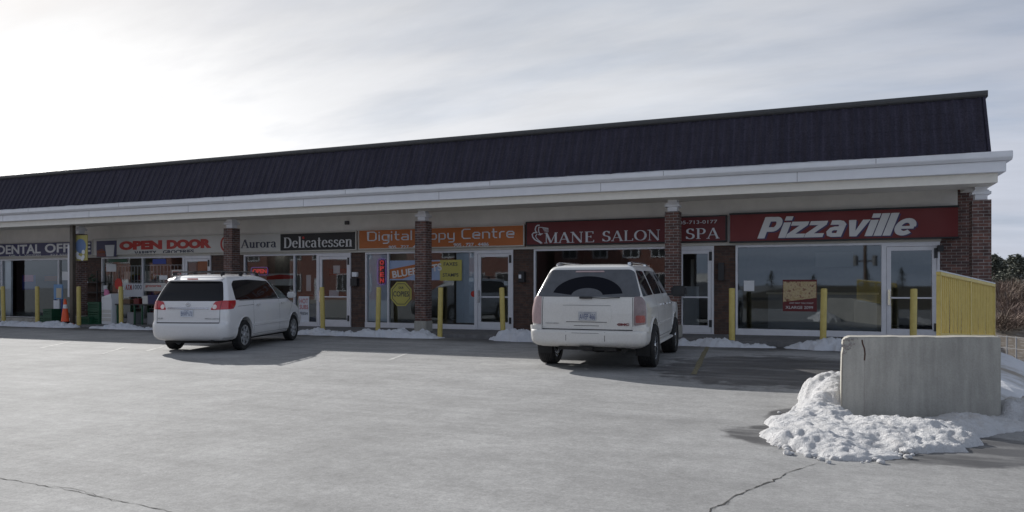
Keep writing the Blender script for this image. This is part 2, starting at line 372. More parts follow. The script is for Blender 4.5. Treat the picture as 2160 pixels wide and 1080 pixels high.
TEC = {
 'D': (.84,[([(.1,.05),(.58,.05),(.74,.2),(.74,.8),(.58,.95),(.1,.95),(.1,.05)],q)]),
 'C': (.78,[([(.72,.95),(.22,.95),(.1,.8),(.1,.2),(.22,.05),(.72,.05)],q)]),
 'i': (.24,[([(.12,0),(.12,.66)],q),([(.12,.82),(.12,.95)],q)]),
 'l': (.24,[([(.12,0),(.12,1)],q)]),
 'g': (.66,[([(.58,.2),(.5,.05),(.2,.05),(.1,.17),(.1,.5),(.2,.62),(.58,.62),(.58,-.15),(.48,-.27),(.14,-.27)],q)]),
 't': (.5,[([(.18,.95),(.18,.18),(.28,.05),(.44,.05)],q),([(.04,.62),(.44,.62)],q)]),
 'a': (.66,[([(.12,.62),(.48,.62),(.58,.5),(.58,.05),(.2,.05),(.1,.15),(.1,.26),(.2,.35),(.58,.35)],q)]),
 'o': (.68,[([(.2,.05),(.1,.17),(.1,.5),(.2,.62),(.48,.62),(.58,.5),(.58,.17),(.48,.05),(.2,.05)],q)]),
 'p': (.68,[([(.1,-.3),(.1,.62),(.48,.62),(.58,.5),(.58,.17),(.48,.05),(.1,.05)],q)]),
 'y': (.66,[([(.1,.66),(.1,.18),(.2,.05),(.58,.05)],q),([(.58,.66),(.58,-.15),(.48,-.27),(.14,-.27)],q)]),
 'e': (.68,[([(.58,.05),(.2,.05),(.1,.17),(.1,.5),(.2,.62),(.48,.62),(.58,.5),(.58,.34),(.1,.34)],q)]),
 'n': (.66,[([(.1,0),(.1,.62),(.46,.62),(.57,.5),(.57,0)],q)]),
 'r': (.48,[([(.1,0),(.1,.5),(.2,.62),(.44,.62)],q)]),
 ' ': (.4,[]),
}
BLD = {
 'P': (.72, [([(.13,0),(.13,1)],.26),([(.1,.89),(.45,.89)]+arc(.45,.65,.15,.24,80,-80,10)+[(.45,.41),(.1,.41)],.21)]),
 'i': (.26, [([(.13,0),(.13,.72)],.26),([(.13,.81),(.13,1)],.26)]),
 'l': (.26, [([(.13,0),(.13,1)],.26)]),
 'z': (.62, [([(0,.74),(.6,.74),(.6,.57),(.27,.18),(.62,.18),(.62,0),(-.02,0),(-.02,.17),(.31,.56),(0,.56)],'poly')]),
 'a': (.62, [([(.08,.65),(.34,.65),(.44,.62),(.5,.55),(.5,0)],.2),([(.5,.385),(.26,.385),(.17,.35),(.12,.24),(.17,.12),(.26,.085),(.5,.085)],.17)]),
 'v': (.70, [([(0,.74),(.25,.74),(.36,.25),(.47,.74),(.72,.74),(.47,0),(.23,0)],'poly')]),
 'e': (.66, [(arc(.34,.37,.235,.28,0,318,22),.2),([(.15,.345),(.62,.345)],.12)]),
}
def stroke_text(txt, font, x0, x1, z0, hcap, depth=.012, gap=.04, shear=0):
    """letters in the XZ plane, facing -Y, spanning x0..x1, capital height hcap"""
    tot = sum(font[c][0] + gap for c in txt) - gap + shear; sx = (x1-x0)/tot; mb = MB(); x = 0; k = 0
    for c in txt:
        wd, st = font[c]
        for pts, w in st:
            m2 = MB()
            if w == 'poly': m2.prism([(p[0]+x, p[1]) for p in pts], -1.0, 0)
            else: ribbon(m2, [(p[0]+x, p[1]) for p in pts], w, 1.0, 0)
            mb.add([((v[0]+shear*v[2])*sx + x0, v[1]*(depth + .0005*(k % 9)), v[2]*hcap + z0) for v in m2.v], m2.f); k += 1
        x += wd + gap
    return mb
def bf_text(txt, x0, x1, z0, z1, depth=.01, offset=0.0, shear=0.0, spacing=1.0):
    cu = bpy.data.curves.new('t', 'FONT'); cu.body = txt; cu.extrude = .01; cu.offset = offset; cu.shear = shear
    cu.space_character = spacing; cu.resolution_u = 4
    o = bpy.data.objects.new('t', cu); C.objects.link(o)
    dg = bpy.context.evaluated_depsgraph_get(); me = bpy.data.meshes.new_from_object(o.evaluated_get(dg))
    mb = MB()
    vs = [v.co.copy() for v in me.vertices]
    ax, bx = min(v.x for v in vs), max(v.x for v in vs); ay, by = min(v.y for v in vs), max(v.y for v in vs)
    sx = (x1-x0)/(bx-ax); sy = (z1-z0)/(by-ay)
    mb.v = [((v.x-ax)*sx+x0, -(v.z+.01)/.02*depth, (v.y-ay)*sy+z0) for v in vs]
    mb.f = [tuple(p.vertices) for p in me.polygons]
    bpy.data.objects.remove(o); bpy.data.meshes.remove(me); bpy.data.curves.remove(cu)
    return mb
def put(mb, name, mat, parent, y=0.0, rot=0, x=0, z=0):
    if rot:
        c, s = math.cos(rot), math.sin(rot); mb.v = [(v[0]*c - v[2]*s, v[1], v[0]*s + v[2]*c) for v in mb.v]
    mb.v = [(v[0]+x, v[1]+y, v[2]+z) for v in mb.v]
    return mb.build(name, mat, parent, recalc=False)
exec_sections = True

# ================================================================== GROUND
EDGE = [(2.0, 9.72), (1.35, 9.55), (2.35, 12.9), (3.75, 18.9), (3.9, 40.0), (3.9, 60)]
def drop_d(x, y):
    """metres inside the lower ground right of the lot edge (<=0 on the lot)"""
    # beyond the line along the front concrete wall
    d1 = -(x - 1.9) * sP + (y - 9.75) * cP + 0.0
    # right of the polyline going back to the building corner
    pts = [(1.2, 9.3), (2.15, 12.95), (3.45, 18.9), (3.6, 60)]
    X = None
    for a, b in zip(pts, pts[1:]):
        if a[1] <= y <= b[1]: X = a[0] + (b[0]-a[0])*(y-a[1])/(b[1]-a[1])
    if X is None: X = pts[0][0] - 5 if y < pts[0][1] else 3.9
    return min(d1, x - X)
def hgt(x, y):
    base = gz(x); d = drop_d(x, y)
    if d > 0:
        t = min(1, d / 3.2); t = t*t*(3-2*t)
        low = -1.9 * t
        if d > 3: low -= min(1.1, (d-3) * .08)
        base = base + low
        if y > 37: base += min(3.2, (y - 37) * .125)
        if d > .6: base += .10 * noise.noise(Vector((x*.5, y*.5, 0))) + .04 * noise.noise(Vector((x*2, y*2, 3)))
    else:
        base -= 0
    return base
def grid_sheet(name, xs, ys, hf, mat, keep=None):
    vs = [(x, y, hf(x, y)) for y in ys for x in xs]; nx = len(xs); fs = []
    for j in range(len(ys)-1):
        for i in range(nx-1):
            cx, cy = (xs[i]+xs[i+1])/2, (ys[j]+ys[j+1])/2
            if keep is None or keep(cx, cy): fs.append((j*nx+i, j*nx+i+1, (j+1)*nx+i+1, (j+1)*nx+i))
    mb = MB(); mb.v = vs; mb.f = fs
    return mb.build(name, mat, None, recalc=False)
def frange(a, b, s):
    n = max(1, round((b-a)/s)); return [a + (b-a)*i/n for i in range(n+1)]
# one lot sheet that reaches behind the camera and under the building
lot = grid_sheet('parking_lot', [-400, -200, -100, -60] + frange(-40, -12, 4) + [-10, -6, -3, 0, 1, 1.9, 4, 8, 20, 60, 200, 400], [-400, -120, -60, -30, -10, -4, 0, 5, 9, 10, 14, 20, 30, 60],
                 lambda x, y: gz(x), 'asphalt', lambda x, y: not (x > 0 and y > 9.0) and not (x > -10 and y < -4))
tag(lot, kind='structure')
# a strip of lot right of x=0 cut along the edge of the upper level
mb = MB()
poly = [(0, 9), (1.9, 9), (1.9, 9.74), (1.25, 9.5), (2.15, 12.95), (3.45, 18.9), (3.5, 21), (0, 21)]
mb.add([(x, y, gz(x)) for x, y in poly], [tuple(range(len(poly)))]); mb.build('parking_lot_edge', 'asphalt', lot)
mb = MB(); pl2 = [(1.9, 9), (400, 9), (400, 10.2), (2.9, 10.2), (1.9, 9.74)]
pl2 = [(1.9, 9), (20, 9), (20, 9.1), (8, 9.6), (3.2, 9.9), (1.9, 9.74)]
mb.add([(x, y, gz(x)) for x, y in pl2], [tuple(range(len(pl2)))]); mb.build('parking_lot_edge', 'asphalt', lot)
mb = MB(); mb.box(-400, 0, 60, 900, -.6, -.3); o = mb.build('far_ground', 'snow', None); tag(o, kind='structure')

def field_mat():
    m, nt, b = new_mat('snowy_field'); p = pos(nt, False)
    n = noise_n(nt, p, .35, 7, .65); n2 = noise_n(nt, p, 3, 6, .7)
    s = N(nt, 'ShaderNodeSeparateXYZ'); L(nt, p, s.inputs[0])
    c = ramp(nt, n, [(.52, (.60, .61, .64)), (.62, (.30, .27, .23))])
    far = ramp(nt, math_n(nt, 'MULTIPLY', math_n(nt, 'SUBTRACT', s.outputs[1], 35.5), .35, True), [(0, 0), (1, 1)])
    far = math_n(nt, 'MULTIPLY', far, ramp(nt, n2, [(.25, .6), (.5, 1)]))
    c = mix_c(nt, far, c, (.13, .105, .08))
    c = mix_c(nt, ramp(nt, n2, [(.6, 0), (.75, .35)]), c, (.2, .17, .14))
    L(nt, c, b.inputs['Base Color']); b.inputs['Roughness'].default_value = .9
    bump(nt, b, n2, .6, .05); return m
MT['field'] = field_mat()
xs = frange(1.2, 12, .3) + frange(13, 40, 2)[0:] + [50, 70, 100, 150, 250, 500]
ys = frange(9.2, 30, .4) + frange(31, 100, 2) + [120, 160, 250, 500]
def lowh(x, y):
    d = drop_d(x, y)
    return hgt(x, y) - (.03 if d <= .02 else 0)
field = grid_sheet('snow_field', xs, ys, lowh, 'field', lambda x, y: drop_d(x, y) > -.9)
tag(field, kind='structure')

MT['grass'] = M('winter_grass', (.075, .062, .038), .95, var=.35, vs=2.5, bs=.6, bd=.05, bsc=9)
o = grid_sheet('grass_verge', [-10, -6, -3, 0, 1, 1.9, 4, 8, 20, 60, 200, 400], [-400, -120, -60, -30, -10, -4], lambda x, y: gz(x)+.01, 'grass'); tag(o, kind='structure')
# cracks in the asphalt
def strip_pts(pix, w, seed, jit=.02):
    random.seed(seed); P = [gnd(px, py) for px, py in pix]; out = []
    for a, b in zip(P, P[1:]):
        n = max(2, int((b-a).length / .06))
        for i in range(n):
            p = a.lerp(b, i/n); out.append(Vector((p.x + random.uniform(-jit, jit), p.y + random.uniform(-jit, jit), gz(p.x) + .003)))
    return out
def crack(pix, w, seed, jit=.02):
    pts = strip_pts(pix, w, seed, jit); mb = MB(); vs = []; fs = []
    for i, p in enumerate(pts):
        d = (pts[min(i+1, len(pts)-1)] - pts[max(i-1, 0)]).normalized(); nn = Vector((-d.y, d.x, 0))
        ww = w * random.uniform(.15, 1.0) * (min(1, i/5, (len(pts)-1-i)/5) + .05)
        vs += [p + nn*ww, p - nn*ww]
    for i in range(len(pts)-1): fs.append((2*i, 2*i+1, 2*i+3, 2*i+2))
    return MB().add(vs, fs).build('pavement_crack', 'crack', lot)
MT['crack'] = M('crack_dark', (.05, .048, .045), .95)  # dark colour of the cracks themselves
crack([(1480, 1092), (1512, 1068), (1545, 1048), (1585, 1030), (1622, 1018), (1660, 998), (1700, 984), (1735, 972)], .009, 3, .018)
crack([(1505, 1075), (1530, 1062), (1552, 1046)], .016, 9, .02)
crack([(-40, 996), (60, 1014), (150, 1030), (215, 1044), (262, 1054), (330, 1068), (420, 1090)], .006, 4, .012)
crack([(90, 1020), (160, 1026), (240, 1052), (300, 1058)], .0045, 5, .012)
crack([(2050, 870), (2100, 872)], .006, 8, .01)
MT['oldyellow'] = M('worn_line_paint', (.17, .15, .09), .85, var=.4, vs=14)
MT['oldwhite'] = M('faded_white_line', (.40, .40, .39), .85, var=.3, vs=10)
def line(p0, p1, w, mat, name='parking_line'):
    a, b = gnd(*p0), gnd(*p1); d = (b-a).normalized(); nn = Vector((-d.y, d.x, 0)) * w/2
    n = 10; vs = []; fs = []; random.seed(int(p0[0]))
    for i in range(n+1):
        p = a.lerp(b, i/n)
        vs += [(p+nn*random.uniform(.7, 1.1)) + Vector((0,0,gz(p.x)+.004)), (p-nn*random.uniform(.7, 1.1)) + Vector((0,0,gz(p.x)+.004))]
    for i in range(n): fs.append((2*i, 2*i+1, 2*i+3, 2*i+2))
    return MB().add(vs, fs).build(name, mat, lot)
line((1493, 730), (1463, 789), .11, 'oldyellow')
line((820, 757), (862, 742), .1, 'oldwhite'); line((308, 736), (345, 727), .09, 'oldwhite'); line((85, 729), (150, 716), .09, 'oldwhite')
line((215, 742), (262, 728), .07, 'oldwhite')
line((560, 770-20), (700, 738), .04, 'oldwhite')

# sidewalk and kerb
xs = [-60, -40, -30, -20, -10, -5, 0, 3.5]; mb = MB()
for a, b in zip(xs, xs[1:]):
    za, zb = wz(a), wz(b)
    mb.add([(a, YK, za-.3), (b, YK, zb-.3), (b, YK, zb), (a, YK, za), (a, YF+.3, za), (b, YF+.3, zb), (a, YF+.3, za-.3), (b, YF+.3, zb-.3)],
           [(0,1,2,3), (3,2,5,4)])
mb.add([(3.5, YK, -.6), (3.5, YF+.3, -.6), (3.5, YF+.3, .13), (3.5, YK, .13)], [(0,1,2,3)])
walk = mb.build('sidewalk', 'walk', None, recalc=False); tag(walk, kind='structure')

# ================================================================== THE PLAZA BUILDING
XL, XR = -60.0, 3.6
plaza = empty('shopping_plaza', (-20, YF, 0), 0, 'long single storey brick shopping plaza with dark mansard roof and white canopy', 'building')
class PB:   # children of the plaza in world coordinates
    pass
def pbuild(mb, name, mat, parent=None, **kw):
    par = parent or plaza
    off = Vector((-20, YF, 0))
    if par is plaza: mb.v = [(v[0]-off.x, v[1]-off.y, v[2]) for v in mb.v]
    else:
        mb.v = [(v[0]-off.x, v[1]-off.y, v[2]) for v in mb.v]
    return mb.build(name, mat, par, **kw)
FX = lambda p: fx(p, YF)
HEAD = 2.60
bricks = [(152, 216), (446, 516), (741, 772), (1083, 1127), (1506, 1552)]
for a, b in bricks:
    pbuild(MB().box(FX(a), FX(b), YF, YF+.25, wz(FX(a))-.2, HEAD), 'brick_pier', 'brick_dark')
mb = MB(); mb.box(FX(1982), XR, YF, YF+.25, -.1, 3.99); pbuild(mb, 'brick_wall', 'brick')
mb = MB(); mb.box(XL, FX(-20), YF, YF+.25, -.6, HEAD); pbuild(mb, 'brick_pier', 'brick_dark')
mb = MB(); mb.box(XR-.25, XR, YF+.25, 36, -3, 4.2); mb.box(XL, XR, 36, 36.2, -3, 4.2); mb.box(XL, XL+.2, YF+.25, 36, -3, 4.2); pbuild(mb, 'side_wall', 'brick')
# stucco band over the shopfronts
mb = MB(); mb.box(XL, 3.14, YF-.02, YF+.3, 2.69, 4.2); pbuild(mb, 'stucco_band', 'stucco')
mb = MB(); mb.box(XL, FX(1984), YF-.09, YF+.1, HEAD, 2.688); pbuild(mb, 'header_trim', 'trim')
# canopy
def canopy_joints(mb, z0, z1, Y):
    x = XL+1
    while x < 3.2: mb.box(x, x+.05, Y-.003, Y+.01, z0, z1); x += 3.05
mb = MB()
mb.prism([(18.90, 4.43), (18.90, 4.30), (18.97, 4.235), (21.0, 4.235), (21.0, 4.43)], XL, 3.83, 'x'); pbuild(mb, 'canopy_crown', 'white', bevel=.008)
mb = MB(); mb.box(XL, 3.73, 19.03, 21.0, 3.995, 4.232); pbuild(mb, 'canopy_fascia', 'white', bevel=.006)
for k in range(11):
    for z0, z1, Y in ((4.305, 4.425, 18.90), (4.0, 4.228, 19.03)):
        x = 1.15 - k*4.9 - (1.7 if z0 < 4.2 else 0); pbuild(MB().box(x, x+.018, Y-.0025, Y+.01, z0, z1), 'panel_seam', 'seam_grey')
mb = MB(); mb.box(XL, 3.60, 19.18, 20.32, 3.78, 3.993); mb.box(3.2, 3.598, 20.32, YF-.001, 3.80, 3.99); pbuild(mb, 'canopy_beam', 'soffit')
mb = MB(); mb.box(XL, 3.198, 20.322, YF-.022, 3.93, 3.99); pbuild(mb, 'canopy_soffit', 'soffit')
# mansard roof with tile ribs
def mansard():
    ribw = .27; n = int((3.5 - XL) / ribw); courses = 4; prof = [(0, 0), (.12, .016), (.24, .032), (.36, .016), (.5, 0), (.8, -.006)]
    y0, z0, y1, z1 = 19.62, 4.432, 20.33, 5.97; nx = []; random.seed(2)
    for i in range(n):
        for u, h in prof: nx.append((3.5 - (i + u) * ribw, h))
    nx.append((XL, 0)); vs = []; fs = []; nr = 0
    ln = math.hypot(y1-y0, z1-z0); ny, nz = -(z1-z0)/ln, (y1-y0)/ln
    for c in range(courses):
        for t, off in ((0.0, .004), (.93, .001), (1.0, .0)):
            tt = (c + t) / courses
            for x, h in nx:
                o_ = h + off + (.006 * noise.noise(Vector((x*3, tt*9, 0))))
                vs.append((x, y0 + (y1-y0)*tt + ny*o_, z0 + (z1-z0)*tt + nz*o_))
            nr += 1
    m = len(nx)
    for r in range(nr-1):
        for i in range(m-1): fs.append((r*m+i, (r+1)*m+i, (r+1)*m+i+1, r*m+i+1))
    mb = MB(); mb.v = vs; mb.f = fs
    return mb
rf = pbuild(mansard(), 'mansard_roof', 'roof', recalc=False)
mb = MB(); mb.prism([(19.58, 4.432), (20.29, 5.97), (22, 5.97), (22, 4.432)], 3.5, 3.56, 'x')
mb.prism([(19.70, 4.432), (20.40, 5.97), (36, 5.97), (36, 4.432)], XL, 3.49, 'x'); pbuild(mb, 'roof_side', 'roof', rf)
mb = MB()
mb.tube([(XL, 20.32, 6.015), (3.60, 20.32, 6.015)], .085, 12); mb.box(XL, 3.62, 20.325, 20.7, 5.95, 6.098); pbuild(mb, 'ridge_cap', 'cap', rf)
mb = MB(); mb.box(XL, XR, 21.2, 36.2, 4.2, 4.43); pbuild(mb, 'flat_roof', 'roof')
# pillars
PX = [2067.5, 1420, 893, 489, 168]
def pillar(x):
    b = MB().box(x-.19, x+.19, YP-.19, YP+.19, wz(x)-.02, 3.47); o = pbuild(b, 'pillar', 'brick')
    b = MB(); r = .125
    b.box(x-r, x+r, YP-r, YP+r, 3.472, 3.778); b.box(x-.19, x+.19, YP-.19, YP+.19, 3.60, 3.665); b.box(x-.155, x+.155, YP-.155, YP+.155, 3.667, 3.70)
    pbuild(b, 'capital', 'white', o)
    z = wz(x)
    random.seed(int(x*10)); b = MB().box(x-.215, x+.215, YP-.215, YP+.215, z-.05, z+.32)
    pbuild(b, 'plinth', 'concrete', o, bevel=.02)
    return o
pxs = [fx(p, YP) for p in PX]
pxs[0] = 3.405
for x in pxs + [pxs[-1]-7.7, pxs[-1]-15.4, pxs[-1]-23.1]: pillar(x)
# downspout in front of the fourth bay
mb = MB(); xd = fx(153, 19.6); mb.box(xd-.09, xd+.07, 19.55, 19.68, wz(xd), 3.99); pbuild(mb, 'downspout', 'bronze')
mb = MB(); xd2 = fx(147, 19.9); mb.box(xd2-.05, xd2+.05, 19.85, 19.95, 1.0, 3.05); pbuild(mb, 'conduit_box', 'alu')

# interior shell
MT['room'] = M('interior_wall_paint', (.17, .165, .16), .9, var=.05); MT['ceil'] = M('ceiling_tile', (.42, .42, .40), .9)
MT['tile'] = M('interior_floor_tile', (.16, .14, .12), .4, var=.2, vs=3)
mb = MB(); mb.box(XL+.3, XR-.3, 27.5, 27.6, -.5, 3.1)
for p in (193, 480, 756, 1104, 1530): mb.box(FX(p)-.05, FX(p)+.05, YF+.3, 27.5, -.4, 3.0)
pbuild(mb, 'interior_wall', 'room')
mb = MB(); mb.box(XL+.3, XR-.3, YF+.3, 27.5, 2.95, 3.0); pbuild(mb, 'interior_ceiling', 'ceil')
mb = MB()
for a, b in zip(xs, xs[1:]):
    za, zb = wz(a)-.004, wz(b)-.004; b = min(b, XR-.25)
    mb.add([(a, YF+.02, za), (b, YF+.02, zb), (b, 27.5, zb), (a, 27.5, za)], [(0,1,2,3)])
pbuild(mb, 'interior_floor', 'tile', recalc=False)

def glazing(px0, px1, mulls, z0=None, fm='alu', fw=.055, name='shop_window', sill=.16, rail=None):
    """window from px0 to px1 with mullions; the frame is the part and each pane its sub-part"""
    a, b = FX(px0), FX(px1); z0 = wz((a+b)/2) if z0 is None else z0
    mb = MB(); y0, y1 = YF-.05, YF+.07
    mb.box(a, b, y0-.02, y1, z0-.12, z0+sill)
    mb.box(a, a+fw, y0, y1, z0+sill, HEAD-.062); mb.box(b-fw, b, y0, y1, z0+sill, HEAD-.062); mb.box(a, b, y0, y1, HEAD-.06, HEAD-.002)
    xs_ = [a+fw]
    for m in mulls:
        m = FX(m); mb.box(m-fw/2, m+fw/2, y0, y1, z0+sill, HEAD-.062); xs_ += [m-fw/2, m+fw/2]
    xs_.append(b-fw)
    f = pbuild(mb, name, fm)
    for i in range(0, len(xs_), 2):
        g = MB().add([(xs_[i], YF+.02, z0+sill), (xs_[i+1], YF+.02, z0+sill), (xs_[i+1], YF+.02, HEAD-.062), (xs_[i], YF+.02, HEAD-.062)], [(0,1,2,3)])
        pbuild(g, 'pane', 'glass', f, recalc=False)
    return f
def door(px0, px1, fm='alu', handle='left', header=.13):
    a, b = FX(px0), FX(px1); z0 = wz((a+b)/2); mb = MB(); y0, y1 = YF-.05, YF+.07
    mb.box(a, a+.06, y0, y1, z0, HEAD-.002); mb.box(b-.06, b, y0, y1, z0, HEAD-.002); mb.box(a+.06, b-.06, y0, y1, HEAD-header+.02, HEAD-.002); mb.box(a+.06, b-.06, y0, y1, z0-.1, z0+.03)
    f = pbuild(mb, 'door_frame', fm)
    c, d = a+.068, b-.068; mb = MB(); y0, y1 = YF-.03, YF+.02; zt = HEAD-header+.012
    mb.box(c, c+.10, y0, y1, z0+.036, zt); mb.box(d-.10, d, y0, y1, z0+.036, zt)
    mb.box(c+.1, d-.1, y0, y1, z0+.036, z0+.24); mb.box(c+.1, d-.1, y0, y1, zt-.1, zt)
    mb.box(c+.1, d-.1, y0-.015, y1-.01, z0+1.02, z0+1.06)
    o = pbuild(mb, 'shop_door', fm)
    pbuild(MB().add([(c+.1, YF, z0+.24), (d-.1, YF, z0+.24), (d-.1, YF, zt-.1), (c+.1, YF, zt-.1)], [(0,1,2,3)]), 'pane', 'glass', o, recalc=False)
    hx = c+.05 if handle == 'left' else d-.05
    pbuild(MB().box(hx-.03, hx+.03, y0-.07, y0-.04, z0+.85, z0+1.25).box(hx-.015, hx+.015, y0-.04, y0, z0+.9, z0+.93).box(hx-.015, hx+.015, y0-.04, y0, z0+1.17, z0+1.2), 'handle', 'steel', o)
    pbuild(MB().box(d-.06, d+.02, y0-.03, y0-.002, zt-.3, zt-.05), 'hinge', 'dark', o); pbuild(MB().box(d-.06, d+.02, y0-.03, y0-.002, z0+.2, z0+.4), 'hinge', 'dark', o)
glazing(-20, 152, [5, 125], fm='bronze' if False else 'alu')
glazing(216, 389, [302]); door(389, 446)
glazing(516, 672, [622]); door(672, 741)
glazing(772, 1005, [820, 897]); door(1005, 1083)
glazing(1127, 1428, []); door(1428, 1506, handle='left')
glazing(1552, 1864, []); door(1864, 1982)

# stone sill block below the first window
o = box('doorstep', fx(-30, 20.6), fx(86, 20.6), 20.4, YF-.08, wz(-31)-.05, wz(-31)+.14, 'concrete', None, .01)
tag(o, 'low grey doorstep block under the leftmost shop window', 'step')
# small fittings on the wall
def fitting(name, px, py, w, h, d, mat, label, cat, Y=YF):
    x, z = fx(px, Y), fz(px, py, Y); o = box(name, x-w/2, x+w/2, Y-d, Y-.001, z-h/2, z+h/2, mat, None, .012); return tag(o, label, cat)
o = fitting('wall_lamp', 751, 579, .2, .16, .12, 'white', 'small white wall lamp on the brown brick beside the delicatessen door', 'lamp')
b = MB().box(fx(751, YF)-.13, fx(751, YF)+.13, YF-.16, YF-.001, fz(751, 592, YF)-.18, fz(751, 592, YF)+.08).build('lamp_hood', 'dark', o)
o = fitting('wall_lamp', 1103, 584, .2, .34, .14, 'dark', 'dark wall lamp on the brick just left of the salon window', 'lamp')
MB().box(fx(1100, YF)-.03, fx(1100, YF)+.05, YF-.16, YF-.141, fz(1103, 584, YF)-.05, fz(1103, 584, YF)+.07).build('bulb', 'white', o)
o = fitting('wall_lamp', 1522, 573, .16, .5, .12, 'dark', 'dark wall box on the brick between the salon door and the rightmost window', 'lamp')
o = fitting('wall_vent', 733, 470, .18, .13, .06, 'cap', 'small dark vent box on the grey band above the delicatessen sign', 'vent', YF-.02)
o = fitting('door_buzzer', 1983, 524, .14, .16, .1, 'dark', 'small black box beside the top of the rightmost shop door', 'door closer', YF-.05)

# ================================================================== SIGNS
YS = YF-.18
def smat(name, col, rough=.5): MT[name] = M(name, col, rough, var=.05, vs=1.2)
smat('navy', (.022, .022, .085)); smat('cream', (.52, .51, .48)); smat('letter', (.62, .62, .62)); smat('red_letter', (.42, .035, .025)); smat('ink', (.03, .035, .06))
smat('black_panel', (.012, .013, .014)); smat('orange', (.43, .125, .025)); smat('maroon', (.115, .008, .010)); smat('pizza_red', (.15, .008, .008)); smat('purple', (.04, .025, .10))
smat('pale', (.60, .62, .66)); smat('paper', (.66, .67, .68)); smat('green', (.014, .075, .038)); smat('sky_blue', (.12, .25, .45)); smat('flag_yellow', (.38, .34, .10)); smat('flag_blue', (.12, .19, .34)); smat('bright_yellow', (.46, .41, .10))
smat('pink', (.6, .2, .35)); smat('beige', (.45, .40, .30)); smat('brown', (.12, .07, .04)); smat('grey', (.25, .25, .26)); smat('blue', (.03, .06, .28))
def sign(px0, px1, z0, z1, mat, label, Y=YS, frame=None, y1=YF-.023):
    a, b = fx(px0, Y), fx(px1, Y)
    o = box('shop_sign', a, b, Y, y1, z0, z1, mat, None, .006); tag(o, label, 'sign')
    if frame:
        w = .035; m = MB(); m.box(a-.002, b+.002, Y-.012, Y+.03, z0-.002, z0+w); m.box(a-.002, b+.002, Y-.012, Y+.03, z1-w, z1+.002)
        m.box(a-.002, a+w, Y-.0125, Y+.03, z0+w, z1-w); m.box(b-w, b+.002, Y-.0125, Y+.03, z0+w, z1-w); m.build('sign_frame', frame, o)
    return o, Y-.001
def zr(px0, px1, pb0, pb1, pt0, pt1, Y):
    z0 = (fz(px0, pb0, Y) + fz(px1, pb1, Y))/2; z1 = (fz(px0, pt0, Y) + fz(px1, pt1, Y))/2
    return z0, z1
def bt(txt, box_, Y, name, mat, par, **kw):
    px0, px1, pb0, pb1, pt0, pt1 = box_; z0, z1 = zr(*box_, Y)
    return put(bf_text(txt, fx(px0, Y), fx(px1, Y), z0, z1, **kw), name, mat, par, Y)
def st(txt, font, box_, Y, name, mat, par, **kw):
    px0, px1, pb0, pb1, pt0, pt1 = box_; z0, z1 = zr(*box_, Y)
    return put(stroke_text(txt, font, fx(px0, Y), fx(px1, Y), z0, z1-z0, **kw), name, mat, par, Y)
# dental
s, y = sign(-60, 195, 2.68, 3.30, 'navy', 'navy blue fascia sign with grey capital letters over the leftmost shop', frame='trim')
bt('DENTAL', (-5, 86, 537, 534, 518, 515), y, 'lettering', 'letter', s, offset=.025)
bt('OFFICE', (95, 191, 533.5, 531, 514.5, 511.5), y, 'lettering', 'letter', s, offset=.025)
bt('DR.  J.  WONG', (20, 86, 541.5, 540, 537.5, 536.5), y, 'lettering', 'letter', s)
bt('727 5500', (106, 148, 540, 538.5, 536, 535), y, 'lettering', 'letter', s)
# variety
s, y = sign(196, 472, 2.685, 3.36, 'cream', 'cream fascia sign with wide red letters over the variety shop', frame='trim')
bt('OPEN', (252, 342, 528, 525.5, 509, 506.5), y, 'lettering', 'red_letter', s, offset=.07)
bt('DOOR', (352, 446, 525.5, 523.5, 506, 503.5), y, 'lettering', 'red_letter', s, offset=.07)
bt('VARIETY', (284, 330, 538, 536.5, 530, 528.5), y, 'lettering', 'ink', s, offset=.02)
bt('GROCERIES', (344, 409, 536, 534, 528, 526), y, 'lettering', 'ink', s, offset=.02)
o = box('picture_panel', fx(204, y), fx(246, y), y-.012, y-.001, fz(225, 542, y), fz(225, 508, y), 'navy', None)
tag(o, 'dark blue picture panel on the left end of the variety shop sign', 'sign')
MB().prism([(fx(204.8, y), fz(225, 541, y)), (fx(224, y), fz(225, 541, y)), (fx(222, y), fz(225, 530, y)), (fx(216, y), fz(225, 524, y)), (fx(205, y), fz(225, 528, y))], y-.016, y-.0125).build('picture', 'maroon', o)
MB().prism([(fx(225, y), fz(225, 541, y)), (fx(240, y), fz(225, 541, y)), (fx(242, y), fz(225, 517, y)), (fx(222, y), fz(225, 517, y))], y-.015, y-.0125).build('picture', 'letter', o)
bt('OPEN', (206, 221, 534, 534, 530, 530), y-.016, 'lettering', 'orange', o)
# delicatessen
s, y = sign(474, 752, 2.675, 3.345, 'cream', 'white sign with dark serif word and black panel over the delicatessen', frame='trim')
st('Aurora', SER, (508, 583, 523.5, 521.5, 506, 503.5), y, 'lettering', 'ink', s)
yy = y-.014
pan = box('black_panel', fx(592, y), fx(749, y), yy+.001, y+.0005, 2.715, 3.305, 'black_panel', s)
st('Delicatessen', SER, (598, 743, 523.5, 519.5, 501.5, 497), yy, 'lettering', 'letter', s, depth=.014)
xi = fx(640.5, yy); zi = fz(640.5, 501.5, yy); MB().lathe([(0, -.02), (.045, -.02), (.045, 0)], 16, 'y', (xi, yy, zi)).build('letter_dot', 'red_letter', s)
bb = MB(); cx, cz = fx(478.5, y), fz(478.5, 514.5, y)
ribbon(bb, [(cx+.27*math.cos(t/24*2*PI), cz+.27*math.sin(t/24*2*PI)) for t in range(25)], .07, .014)
ribbon(bb, [(cx-.05, cz-.12), (cx+.02, cz+.15)], .09, .013); put(bb, 'round_logo', 'red_letter', s, y)
